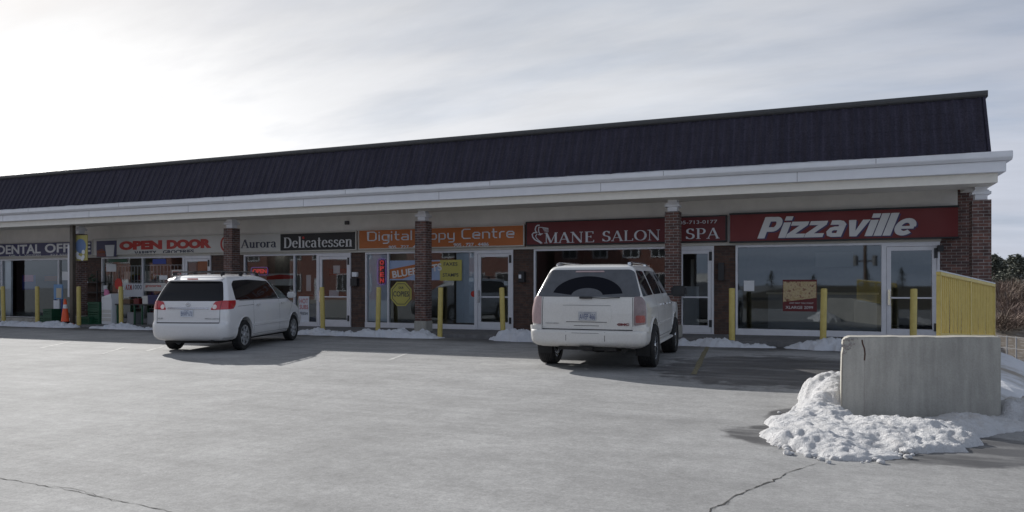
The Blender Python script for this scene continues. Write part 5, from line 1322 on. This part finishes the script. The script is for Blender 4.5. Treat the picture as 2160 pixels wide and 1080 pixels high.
def wheel(parent, x, y, z, r, w, rim_r, side, nsp=6, mat_rim='alloy'):
    t = MB(); h = w/2; prof = [(rim_r, -h*.85), (rim_r+.02, -h*.98), (r*.93, -h), (r*.985, -h*.82), (r, -h*.6)]
    for k in range(5):
        c = -h*.5 + h*k*.25; prof += [(r, c-h*.07), (r-.008, c-.004), (r-.008, c+.004), (r, c+h*.07)]
    prof += [(r, h*.6), (r*.985, h*.82), (r*.93, h), (rim_r+.02, h*.98), (rim_r, h*.85)]
    t.lathe(prof, 40, 'y'); ty = t.build('wheel', 'black', parent, smooth=True); ty.location = (x, y, z)
    s = side; m = MB()   # rim on the outer side
    m.lathe([(rim_r, -h*.85), (rim_r, h*.85), (rim_r-.03, h*.8), (rim_r-.035, -h*.8), (rim_r, -h*.85)], 40, 'y')
    o = m.build('rim', mat_rim, ty, smooth=True)
    m = MB(); yo = s*h*.72
    for k in range(nsp):
        a = 2*PI*k/nsp; ca, sa = math.cos(a), math.sin(a)
        for (r0, r1, w0, w1) in ((.04, rim_r-.02, .045, .035),):
            P = [(r0, -w0), (r1, -w1), (r1, w1), (r0, w0)]
            pts = [(p[0]*ca-p[1]*sa, p[0]*sa+p[1]*ca) for p in P]; m.prism(pts, yo-.012, yo+.014)
    m.lathe([(0, yo+s*.022), (.05, yo+s*.022), (.065, yo), (.065, yo-s*.03), (0, yo-s*.03)], 20, 'y')
    m.build('spokes', mat_rim, ty, bevel=.004)
    MB().lathe([(0, -h*.1), (rim_r*.62, -h*.1), (rim_r*.62, h*.1), (0, h*.1)], 24, 'y', (0, 0, 0)).build('brake_disc', 'under', ty)
    return ty
def plate(parent, fn, y, z, txt, sub, mt_='plate'):
    p = fn(y, z); w, h = .305, .152
    o = MB().box(-.006, .006, -w/2, w/2, -h/2, h/2).build('licence_plate', mt_, parent, bevel=.002)
    o.location = p - Vector((.012, 0, 0))
    t = bf_text(txt, -w*.44, w*.44, -.055, .042, depth=.002, offset=.0); t.v = [(v[1]-.0065, -v[0], v[2]) for v in t.v]; t.build('lettering', 'plate_blue', o)
    t = bf_text(sub, -w*.2, w*.2, .05, .066, depth=.002); t.v = [(v[1]-.0065, -v[0], v[2]) for v in t.v]; t.build('lettering', 'plate_blue', o)
def ydec(txt, y0, y1, z0, z1, x, name, mat, parent, depth=.006, **kw):
    """lettering facing backwards (towards -x); y0 is its left end as read, i.e. the larger y"""
    t = bf_text(txt, 0, abs(y1-y0), z0, z1, depth=depth, **kw); t.v = [(v[1]+x, y0-v[0], v[2]) for v in t.v]; return t.build(name, mat, parent)

# ---- sport utility vehicle
def make_suv():
    t = empty('sport_utility_vehicle', (0, 0, 0), 0, 'large dusty white sport utility vehicle parked nose in at the salon', 'car')
    tab = [(.40, .22, 4.95, .88, .12, .30), (.46, .13, 5.02, .955, .13, .32), (.60, .10, 5.08, .995, .14, .34), (.80, .09, 5.12, 1.005, .13, .34), (1.00, .085, 5.10, 1.005, .12, .34),
           (1.07, .088, 5.02, 1.00, .12, .34), (1.10, .09, 4.85, .998, .12, .34), (1.13, .092, 4.2, .992, .12, .30), (1.17, .095, 3.78, .985, .12, .26), (1.24, .105, 3.66, .972, .11, .24), (1.30, .12, 3.56, .945, .10, .22),
           (1.50, .22, 3.30, .868, .10, .20), (1.70, .33, 3.03, .793, .10, .20), (1.80, .385, 2.88, .752, .11, .22), (1.845, .42, 2.80, .722, .13, .24), (1.875, .50, 2.66, .665, .16, .26), (1.895, .66, 2.46, .56, .2, .28), (1.905, .95, 2.1, .36, .2, .2), (1.908, 1.3, 1.8, .1, .08, .08)]
    B = Body(tab, 2.5, 2.6, .03, .03, .05)
    zs = [.40, .43, .46, .5, .55, .6] + [.65+.05*i for i in range(8)] + [1.035, 1.07, 1.085, 1.10, 1.115, 1.13, 1.15, 1.17, 1.2, 1.24, 1.27, 1.30] + [1.35+.05*i for i in range(10)] + [1.82, 1.845, 1.86, 1.875, 1.885, 1.895, 1.90, 1.905, 1.908]
    body = B.mesh(zs).build('body', 'suv_paint', t, recalc=True)
    xa_, xb_, zr_ = 1.06, 4.01, .40
    cut_arches(body, [(xa_, -.95, zr_+.02, .475, .33), (xa_, .95, zr_+.02, .475, .33), (xb_, -.95, zr_+.02, .475, .33), (xb_, .95, zr_+.02, .475, .33)])
    sd = lambda x, z: B.side(x, z, -1); sl = lambda x, z: B.side(x, z, 1); wr = B.wrap
    # bumper
    tb = [(.42, .10, 5.0, .93, .16, .3), (.46, .02, 5.0, .985, .18, .3), (.52, -.02, 5.0, 1.01, .18, .3), (.66, -.02, 5.0, 1.025, .17, .3), (.70, -.01, 5.0, 1.02, .17, .3), (.712, .02, 5.0, 1.0, .15, .3), (.714, .12, 5.0, .92, .1, .3)]
    BB = Body(tb, 2.5, 2.6, .03, .05); rings = []
    for z in (.42, .44, .46, .49, .52, .56, .6, .64, .67, .69, .70, .707, .712, .7135, .714):
        L_ = BB.lev(z); u1 = L_[2]-L_[3]+PI/2*L_[3]+(.58-L_[0]-L_[3]); rings.append([BB.wrap(-u1+2*u1*i/60, z) for i in range(61)])
    vs = [v for r in rings for v in r]; fs = [(j*61+i, j*61+i+1, (j+1)*61+i+1, (j+1)*61+i) for j in range(len(rings)-1) for i in range(60)]
    nv = len(vs); vs += [Vector((max(v.x, .0)+.12, v.y*.9, v.z)) for v in rings[0]]; fs += [(i, i+1, nv+i+1, nv+i) for i in range(60)]
    for e_ in (0, 60): fs.append(tuple(j*61+e_ for j in range(len(rings))) )
    bp = MB().add(vs, fs).build('rear_bumper', 'suv_paint', t, smooth=True)
    wb = lambda u, z: BB.wrap(u, z)
    # raised corners of the bumper reach up beside the tailgate
    for sg in (-1, 1):
        patch([(sg*.80, .70), (sg*1.25, .70), (sg*1.25, .775), (sg*.80, .79)] if sg > 0 else [(-1.25, .70), (-.80, .70), (-.80, .79), (-1.25, .775)], lambda u, z: B.wrap(u, z), .045, 'bumper_end', 'suv_paint', bp, .05, .05)
    seam([(-.34, .45), (-.34, .69)], wb, .008, 'panel_gap', 'gap', bp); seam([(.34, .45), (.34, .69)], wb, .008, 'panel_gap', 'gap', bp)
    seam([(-.24, .665), (.24, .665)], wb, .006, 'panel_gap', 'gap', bp)
    # tailgate
    seam([(-.80, .72), (.80, .72)], wr, .02, 'panel_gap', 'gap', t); seam([(-.80, .72), (-.79, 1.285)], wr, .009, 'panel_gap', 'gap', t); seam([(.80, .72), (.79, 1.285)], wr, .009, 'panel_gap', 'gap', t)
    patch(rpoly([(-.42, .84), (.42, .84), (.44, 1.10), (-.44, 1.10)], .05), wr, .006, 'plate_panel', 'suv_paint', t, .08, .008)
    seam([(-.42, 1.145), (.42, 1.145)], wr, .012, 'panel_gap', 'grey_trim', t, .004); seam([(-.36, .855), (.36, .855)], wr, .010, 'panel_gap', 'gap', t, .008); seam([(-.22, .79), (.22, .79)], wr, .008, 'panel_gap', 'gap', t, .003)
    plate(t, lambda y, z: B.wrap(y, z) - Vector((.004, 0, 0)), -.02, .955, 'AVEP 466', 'ONTARIO', 'dusty_plate')
    ydec('GMC', -.52, -.72, .80, .842, B.wrap(-.6, .82).x-.008, 'emblem_lettering', 'dull_red', t, .006, offset=.07)
    ydec('YUKON DENALI', .72, .48, .815, .835, B.wrap(.6, .82).x-.006, 'emblem_lettering', 'grey_trim', t, .004, offset=.02)
    # glass
    g = patch(rpoly([(-.93, 1.295), (.90, 1.295), (.755, 1.755), (.68, 1.80), (-.70, 1.80), (-.79, 1.755)], .06), wr, .007, 'rear_window', 'dusty_glass', t, .06, .014)
    arcp = [(.62*math.cos(R(a)), 1.305+.37*math.sin(R(a))) for a in range(8, 173, 6)] + [(.28*math.cos(R(a)), 1.305+.15*math.sin(R(a))) for a in range(172, 7, -6)]
    patch([(-x, z) for x, z in arcp], wr, .0085, 'wiped_arc', 'wiped_glass', g, .05, .001)
    patch(rpoly([(-.26, 1.752), (.26, 1.752), (.25, 1.778), (-.25, 1.778)], .01), wr, .012, 'high_brake_light', 'lamp_pink', t, .1, .006)
    w0 = B.wrap(.12, 1.28)
    wp = MB().box(w0.x-.05, w0.x+.0, .02, .24, 1.262, 1.30).build('wiper', 'dark', t, bevel=.006); wp.location = (0, -.12, 0)
    m = MB(); m.tube([B.wrap(.0, 1.285)-Vector((.035, 0, 0)), B.wrap(-.30, 1.275)-Vector((.03, 0, 0)), B.wrap(-.58, 1.285)-Vector((.03, 0, 0))], .009, 6); m.build('wiper_blade', 'dark', wp).location = (0, .12, 0)
    m = MB(); m.box(.40, .40+.10, -.62, .62, 1.845, 1.862); 
    for sg, fn in ((-1, sd), (1, sl)):
        patch(rpoly([(.235, 1.30), (1.27, 1.325), (1.22, 1.55), (1.12, 1.765), (.56, 1.785), (.50, 1.75)], .04), fn, .006, 'side_window', 'dark_glass', t, .07, .012)
        patch(rpoly([(1.42, 1.325), (2.30, 1.33), (2.27, 1.77), (1.28, 1.77)], .05), fn, .006, 'side_window', 'dark_glass', t, .07, .012)
        patch(rpoly([(2.42, 1.33), (3.42, 1.33), (3.18, 1.50), (2.86, 1.765), (2.38, 1.77)], .05), fn, .006, 'side_window', 'dark_glass', t, .07, .012)
        for xs__ in ([(1.40, 1.80), (1.39, 1.30), (1.42, 1.1), (1.60, .75), (1.62, .50)], [(2.355, 1.80), (2.36, 1.3), (2.40, .50)], [(3.50, 1.28), (3.52, .9), (3.46, .50)]): seam(xs__, fn, .010, 'panel_gap', 'gap', t)
        seam([(1.62, .52), (3.46, .52)], fn, .010, 'panel_gap', 'gap', t)
        patch(rpoly([(1.62, .74), (3.44, .76), (3.44, .80), (1.62, .78)], .015), fn, .014, 'rub_strip', 'suv_paint', t, .1, .014)
        for xx in (2.16, 3.1-.0):
            q0 = fn(xx, 1.13); hd = MB().box(-.10, .10, -.016, .016, -.016, .016).build('door_handle', 'steel', t, bevel=.006); hd.location = (q0.x, q0.y + sg*.03, q0.z)
        # tail light: tall, wrapping the corner
        a0, a1 = .815, 1.04
        zlist = [(sg*a0, .80), (sg*a1, .83), (sg*(a1+.0), 1.20), (sg*(a0+.12), 1.30), (sg*a0, 1.30)]
        if sg < 0: zlist = zlist[::-1]
        tl = patch(rpoly(zlist, .03), wr, .010, 'tail_light', 'lamp_smoke' if sg < 0 else 'lamp_pink', t, .04, .012)
        z2 = [(sg*(a0+.03), .85), (sg*(a1-.03), .86), (sg*(a1-.04), .98), (sg*(a0+.03), .98)]
        if sg < 0: z2 = z2[::-1]
        patch(rpoly(z2, .03), wr, .0125, 'lamp_lens', 'lamp_dull' if sg < 0 else 'lamp_pink', tl, .04, .002)
        # mirror
        p0 = fn(3.30, 1.33); mr = MB().box(-.06, .08, -.15, .15, -.10, .12).build('door_mirror', 'dark', t, bevel=.035); mr.location = (p0.x+.02, p0.y + sg*.24, 1.36)
        MB().box(-.03, .03, -.06, .06, -.02, .02).build('mirror_arm', 'dark', mr).location = (0, -sg*.17, -.06)
        # roof rail
        m = MB(); yy = sg*.63; m.tube([(.58, yy*1.03, 1.862), (.66, yy, 1.898), (.95, yy, 1.915), (2.2, yy, 1.922), (2.45, yy, 1.905), (2.6, yy*1.02, 1.85)], .017, 8); m.box(.60, .80, yy-.024, yy+.024, 1.852, 1.905); m.box(2.3, 2.48, yy-.024, yy+.024, 1.852, 1.905)
        m.build('roof_rail', 'steel' if sg else 'dark', t, smooth=True)
        # running board
        m = MB(); m.box(1.58, 3.48, min(sg*.86, sg*1.03), max(sg*.86, sg*1.03), .385, .435); m.build('running_board', 'suv_paint', t, bevel=.012)
        # wheel arch lip
        lip = []
        for xc_ in (xa_, xb_):
            m = MB(); pts = [fn(xc_+.485*math.cos(R(a)), zr_+.02+.485*math.sin(R(a))) + Vector((0, sg*.004, 0)) for a in range(0, 181, 9)]; m.tube(pts, .014, 6); m.build('wheel_arch', 'suv_paint', t, smooth=True)
        wheel(t, xa_, sg*.895, zr_-.005, .395, .29, .262, sg, 5, 'steel'); wheel(t, xb_, sg*.895, zr_-.005, .395, .29, .262, sg, 5, 'steel')
    MB().box(.45, 4.7, -.60, .60, .33, .42).box(.9, 1.2, -.7, .7, .36, .46).build('underbody', 'under', t)
    MB().tube([(1.06, -.8, .39), (1.06, .8, .39)], .05, 10).lathe([(0, -.12), (.12, -.1), (.14, 0), (.12, .1), (0, .12)], 12, 'y', (1.06, 0, .37)).build('rear_axle', 'under', t)
    MB().tube([(.14, -.62, .36), (.5, -.62, .37), (1.0, -.55, .38)], .038, 12).build('exhaust_pipe', 'under', t, smooth=True)
    MB().box(-.01, .12, -.12, .12, .37, .425).box(.1, .3, -.5, .5, .36, .41).build('tow_hitch', 'under', t)
    for sg in (-1, 1): MB().box(.585, .60, sg*.86-.12, sg*.86+.12, .24, .5).build('mud_flap', 'black', t)
    return t
suv = make_suv()
# ---- minivan
def make_van():
    t = empty('minivan', (0, 0, 0), 0, 'clean white minivan with red tail lights parked at an angle before the delicatessen', 'car')
    tab = [(.26, .22, 4.85, .84, .18, .45), (.30, .10, 4.95, .925, .2, .5), (.40, .03, 5.05, .965, .22, .55), (.55, .01, 5.08, .98, .22, .55), (.62, .02, 5.07, .982, .22, .52), (.66, .06, 5.05, .98, .2, .5), (.70, .075, 4.98, .98, .2, .5),
           (.80, .08, 4.90, .98, .19, .45), (.90, .09, 4.72, .978, .18, .42), (.98, .10, 4.45, .97, .18, .4), (1.05, .115, 4.20, .96, .17, .36), (1.11, .13, 4.03, .945, .16, .32),
           (1.30, .22, 3.68, .872, .15, .3), (1.45, .31, 3.36, .81, .14, .28), (1.56, .375, 3.10, .76, .14, .28), (1.62, .41, 2.93, .725, .15, .28), (1.665, .45, 2.77, .68, .17, .3), (1.70, .58, 2.55, .59, .2, .3), (1.722, .85, 2.3, .42, .2, .2), (1.732, 1.3, 1.9, .12, .1, .1)]
    B = Body(tab, 2.5, 2.6, .045, .05, .07)
    zs = [.26, .28, .30, .33, .36] + [.40+.05*i for i in range(5)] + [.62, .64, .66, .68, .70] + [.75+.05*i for i in range(5)] + [.98, 1.015, 1.05, 1.08, 1.11] + [1.15+.05*i for i in range(9)] + [1.59, 1.62, 1.64, 1.665, 1.68, 1.69, 1.70, 1.71, 1.722, 1.728, 1.732]
    body = B.mesh(zs).build('body', 'van_paint', t)
    xa_, xb_, zr_ = 1.03, 4.06, .345
    cut_arches(body, [(x, s_*.9, zr_+.01, .40, .33) for x in (xa_, xb_) for s_ in (-1, 1)])
    sd = lambda x, z: B.side(x, z, -1); sl = lambda x, z: B.side(x, z, 1); wr = B.wrap
    patch(rpoly([(-.86, 1.125), (.86, 1.125), (.80, 1.32), (.705, 1.57), (-.705, 1.57), (-.80, 1.32)], .05), wr, .005, 'rear_window', 'dark_glass', t, .06, .012)
    # spoiler over the window
    P = [B.wrap(-.70 + 1.4*i/20, 1.615) for i in range(21)]; m = MB(); vs = []
    for p in P: vs += [p+Vector((-.10, 0, -.005)), p+Vector((-.09, 0, -.03)), p+Vector((.05, 0, -.035)), p+Vector((.10, 0, .045)), p+Vector((-.02, 0, .03))]
    fs = [(i*5+k, i*5+(k+1) % 5, (i+1)*5+(k+1) % 5, (i+1)*5+k) for i in range(20) for k in range(5)] + [(0,1,2,3,4), (100,101,102,103,104)]
    sp = m.add(vs, fs).build('rear_spoiler', 'van_paint', t, smooth=True)
    p = P[10]; MB().box(p.x-.112, p.x-.09, -.13, .13, 1.592, 1.618).build('high_brake_light', 'lamp_red', sp)
    # tailgate seams and bumper ledge
    seam([(-.80, .655), (.80, .655)], wr, .022, 'panel_gap', 'gap', t); seam([(-.80, .655), (-.80, 1.11)], wr, .009, 'panel_gap', 'gap', t); seam([(.80, .655), (.80, 1.11)], wr, .009, 'panel_gap', 'gap', t)
    patch(rpoly([(-.52, .955), (.52, .955), (.52, .985), (-.52, .985)], .01), wr, .022, 'chrome_strip', 'steel', t, .1, .022)
    plate(t, lambda y, z: B.wrap(y, z) - Vector((.006, 0, 0)), .02, .86, 'BHWP 673', 'ONTARIO')
    cx = B.wrap(0, 1.05).x
    m = MB(); P = [(cx-.018, .055*math.cos(a/16*2*PI), 1.045+.04*math.sin(a/16*2*PI)) for a in range(17)]; m.tube(P, .006, 6); P = [(cx-.018, .025*math.cos(a/12*2*PI), 1.045+.038*math.sin(a/12*2*PI)) for a in range(13)]; m.tube(P, .004, 6); m.build('emblem', 'steel', t)
    ydec('XLE', .76, .62, .735, .765, B.wrap(.7, .75).x-.012, 'badge_lettering', 'grey_trim', t, .004, offset=.03)
    ydec('SIENNA LIMITED', -.42, -.78, .735, .758, B.wrap(-.6, .75).x-.012, 'badge_lettering', 'grey_trim', t, .004, offset=.02)
    for sg, fn in ((-1, sd), (1, sl)):
        S_ = lambda pl: pl if sg > 0 else pl[::-1]
        # tail light
        tl = patch(rpoly(S_([(sg*.57, .935), (sg*1.22, .955), (sg*1.32, 1.04), (sg*1.33, 1.135), (sg*.86, 1.135), (sg*.66, 1.11)]), .03), wr, .010, 'tail_light', 'lamp_red', t, .04, .012)
        c = [(sg*(.665+.055*math.cos(a/14*2*PI)), 1.0+.05*math.sin(a/14*2*PI)) for a in range(14)]; patch(S_(c), wr, .0125, 'reversing_lamp', 'lamp_clear', tl, .05, .002)
        seam([(sg*.80, .94), (sg*.83, 1.13)], wr, .008, 'panel_gap', 'gap', tl, .0122)
        patch(rpoly([(.60, 1.14), (3.02, 1.14), (2.88, 1.36), (2.72, 1.565), (1.5, 1.60), (.82, 1.585), (.66, 1.5)], .05), fn, .006, 'side_window', 'dark_glass', t, .07, .012)
        patch(rpoly([(3.06, 1.14), (3.86, 1.14), (3.55, 1.34), (3.12, 1.56), (2.78, 1.575), (2.93, 1.36)], .04), fn, .006, 'front_side_window', 'green_glass', t, .07, .012)
        patch(rpoly([(3.70, 1.145), (3.93, 1.145), (3.66, 1.30)], .02), fn, .008, 'window_corner', 'dark', t, .05, .01)
        for pl in ([(1.50, 1.12), (1.46, .9), (1.50, .36)], [(3.02, 1.12), (3.04, .34)], [(3.92, 1.12), (3.90, .95), (3.66, .7)], [(1.50, .34), (3.66, .34)], [(.66, 1.0), (1.5, 1.02)]): seam(pl, fn, .008, 'panel_gap', 'gap', t)
        patch(rpoly([(1.52, .53), (3.62, .55), (3.62, .61), (1.52, .585)], .02), fn, .016, 'rub_strip', 'van_paint', t, .1, .016)
        seam([(1.54, .53), (3.60, .55)], fn, .010, 'panel_gap', 'gap', t, .004)
        seam([(.78, 1.128), (3.88, 1.128)], fn, .012, 'window_trim', 'dark', t, .004)
        for xx in (1.72, 3.2):
            q0 = fn(xx, 1.02); hd = MB().box(-.10, .10, -.015, .015, -.016, .016).build('door_handle', 'van_paint', t, bevel=.006); hd.location = (q0.x, q0.y + sg*.025, q0.z)
        p0 = fn(3.72, 1.16); mr = MB().box(-.05, .07, -.12, .12, -.07, .09).build('door_mirror', 'van_paint', t, bevel=.03); mr.location = (p0.x, p0.y + sg*.16, 1.20)
        MB().box(-.02, .02, -.07, .07, -.02, .02).build('mirror_arm', 'dark', mr).location = (0.02, -sg*.12, -.05)
        m = MB(); yy = sg*.60; m.tube([(.50, yy*1.03, 1.675), (.60, yy, 1.745), (.85, yy, 1.765), (2.1, yy, 1.775), (2.42, yy, 1.76), (2.52, yy*1.02, 1.70)], .018, 8)
        for xx in (.52, 1.45, 2.34): m.box(xx, xx+.12, yy-.024, yy+.024, 1.69, 1.76)
        m.build('roof_rail', 'dark', t, smooth=True)
        for xc_ in (xa_, xb_):
            m = MB(); pts = [fn(xc_+.408*math.cos(R(a)), zr_+.01+.408*math.sin(R(a))) + Vector((0, sg*.001, 0)) for a in range(0, 181, 9)]; m.tube(pts, .010, 6); m.build('wheel_arch', 'van_paint', t, smooth=True)
        wheel(t, xa_, sg*.855, zr_-.005, .34, .215, .232, sg, 7); wheel(t, xb_, sg*.855, zr_-.005, .34, .215, .232, sg, 7)
        patch(rpoly([(.12, .3), (.5, .3), (.5, .34), (.12, .34)], .01), fn, .004, 'lower_trim', 'grey_trim', t, .1, .006)
        patch(rpoly([(1.48, .285), (3.62, .285), (3.62, .33), (1.48, .33)], .01), fn, .012, 'side_sill', 'van_paint', t, .1, .02)
    for yy in (-.02,):
        MB().tube([(1.3, .58, 1.768), (1.3, .3, 1.79), (1.3, -.3, 1.79), (1.3, -.58, 1.768)], .014, 6).tube([(2.0, .58, 1.775), (2.0, .3, 1.79), (2.0, -.3, 1.79), (2.0, -.58, 1.775)], .014, 6).build('cross_bar', 'dark', t)
    MB().box(.3, 4.6, -.66, .66, .20, .27).build('underbody', 'under', t)
    MB().tube([(xa_, -.75, .30), (xa_, .75, .30)], .04, 8).build('rear_axle', 'under', t)
    MB().tube([(.12, -.55, .25), (.6, -.55, .26)], .03, 10).build('exhaust_pipe', 'under', t)
    for k in range(2):
        p = B.wrap(.1-.2*k, .655)
    return t
van = make_van()
def park(o, wx, wy, px, py, head):
    """stand the car so that its rear right tyre's outer foot (local wx, wy) meets the ground pixel; head = degrees clockwise from +Y"""
    g = gnd(px, py); z = gz(g.x); g = gnd(px, py, z); th = PI/2 - R(head); c, s = math.cos(th), math.sin(th)
    o.rotation_euler = (0, 0, th); o.location = (g.x - (wx*c - wy*s), g.y - (wx*s + wy*c), z)
suv.scale = (1.03, 1.06, 1.015); van.scale = (.98, .965, 1.05)
park(suv, 1.06*1.03, -.99*1.06, 1380, 774, -3.5)
park(van, 1.03*.98, -.955*.965, 517.5, 738, -17.5)

# ================================================================== CAMERA, LIGHT, SKY
cam = bpy.data.objects.new('camera', bpy.data.cameras.new('camera')); C.objects.link(cam)
cam.data.sensor_width = 36; cam.data.lens = 36*F/2160; cam.data.shift_y = (HZ-540)/2160; cam.data.clip_end = 3000; cam.data.clip_start = .05
cam.location = (0, 0, H); cam.rotation_euler = (R(90), 0, PSI)
bpy.context.scene.camera = cam
SD = Vector((-1.78, 1.0, 1.0)).normalized()     # towards the sun
sun = bpy.data.objects.new('sun', bpy.data.lights.new('sun', 'SUN')); C.objects.link(sun)
sun.data.energy = 4.8; sun.data.angle = R(.7); sun.data.color = (1, .97, .925)
sun.rotation_euler = SD.to_track_quat('Z', 'Y').to_euler()
w = bpy.data.worlds.new('World'); bpy.context.scene.world = w; w.use_nodes = True; nt = w.node_tree; nt.nodes.clear()
out = N(nt, 'ShaderNodeOutputWorld'); bg = N(nt, 'ShaderNodeBackground'); L(nt, bg.outputs[0], out.inputs[0])
sky = N(nt, 'ShaderNodeTexSky'); sky.sky_type = 'NISHITA'; sky.sun_disc = False; sky.sun_elevation = math.asin(SD.z); sky.sun_rotation = math.atan2(SD.x, SD.y)
sky.dust_density = 2; bg.inputs['Strength'].default_value = .1
tc = N(nt, 'ShaderNodeTexCoord').outputs['Generated']; s = N(nt, 'ShaderNodeSeparateXYZ'); L(nt, tc, s.inputs[0])
den = math_n(nt, 'ADD', math_n(nt, 'MAXIMUM', s.outputs[2], 0), .22)
cb = N(nt, 'ShaderNodeCombineXYZ'); L(nt, math_n(nt, 'DIVIDE', s.outputs[0], den), cb.inputs[0]); L(nt, math_n(nt, 'DIVIDE', s.outputs[1], den), cb.inputs[1])
mp = N(nt, 'ShaderNodeMapping'); L(nt, cb.outputs[0], mp.inputs[0]); mp.inputs['Rotation'].default_value = (0, 0, R(35)); mp.inputs['Scale'].default_value = (.8, 2.3, 1); mp.inputs['Location'].default_value = (3.1, 1.7, 0)
n1 = noise_n(nt, mp.outputs[0], .9, 7, .55); n2 = noise_n(nt, mp.outputs[0], 3.2, 6, .6)
dn = N(nt, 'ShaderNodeVectorMath', operation='DOT_PRODUCT'); L(nt, tc, dn.inputs[0]); dn.inputs[1].default_value = SD
dv2 = N(nt, 'ShaderNodeVectorMath', operation='DOT_PRODUCT'); L(nt, tc, dv2.inputs[0]); hz = Vector((SD.x, SD.y, .25)).normalized(); dv2.inputs[1].default_value = hz
gd = N(nt, 'ShaderNodeVectorMath', operation='DOT_PRODUCT'); L(nt, tc, gd.inputs[0]); gd.inputs[1].default_value = (-.815, .57, .08)
glow = math_n(nt, 'POWER', math_n(nt, 'MAXIMUM', gd.outputs['Value'], 0), 22)
K = 10.7   # the background runs at strength 0.1
t01 = math_n(nt, 'ADD', math_n(nt, 'MULTIPLY', dv2.outputs['Value'], .5), .5)
# thin high cloud, brighter towards the sun, over a blue sky
cloud = ramp(nt, t01, [(0, (.58, .67, .82)), (.45, (.46, .51, .62)), (.66, (.46, .49, .565)), (.84, (.66, .68, .72)), (1, (.72, .725, .75))])
clear = mix_c(nt, .75, ramp(nt, t01, [(0, (.13, .19, .32)), (.6, (.34, .40, .52)), (.9, (.52, .57, .66))]), sky.outputs[0])
clear = ramp(nt, t01, [(0, (.44, .56, .76)), (.6, (.31, .38, .52)), (.9, (.56, .60, .67)), (1, (.62, .65, .71))])
nis = N(nt, 'ShaderNodeVectorMath', operation='SCALE'); L(nt, sky.outputs[0], nis.inputs[0]); nis.inputs['Scale'].default_value = .10
clear = mix_c(nt, .25, clear, nis.outputs[0])
cover = ramp(nt, n1, [(.34, .4), (.58, 1)])
col = mix_c(nt, cover, clear, cloud)
col = mix_c(nt, 1.0, col, ramp(nt, n2, [(.3, .95), (.7, 1.05)]), 'MULTIPLY')
col = mix_c(nt, math_n(nt, 'MULTIPLY', math_n(nt, 'MULTIPLY', glow, ramp(nt, n1, [(.40, .25), (.54, 1.0)])), 1.0, True), col, (1.12, 1.118, 1.11))
col = mix_c(nt, 1.0, col, ramp(nt, s.outputs[2], [(0, 1.0), (.14, 1.0), (.30, .84), (1, .36)]), 'MULTIPLY')
col = mix_c(nt, 1.0, col, ramp(nt, n1, [(.38, (.93, .945, .965)), (.52, (1.02, 1.02, 1.02))]), 'MULTIPLY')
fin = N(nt, 'ShaderNodeVectorMath', operation='SCALE'); L(nt, col, fin.inputs[0]); fin.inputs['Scale'].default_value = K
L(nt, fin.outputs[0], bg.inputs['Color'])
sc = bpy.context.scene
sc.view_settings.view_transform = 'Standard'; sc.view_settings.look = 'None'; sc.view_settings.exposure = .15; sc.view_settings.gamma = 1
sc.cycles.use_denoising = True; sc.cycles.max_bounces = 8; sc.cycles.transparent_max_bounces = 12
sc.cycles.sample_clamp_indirect = 6
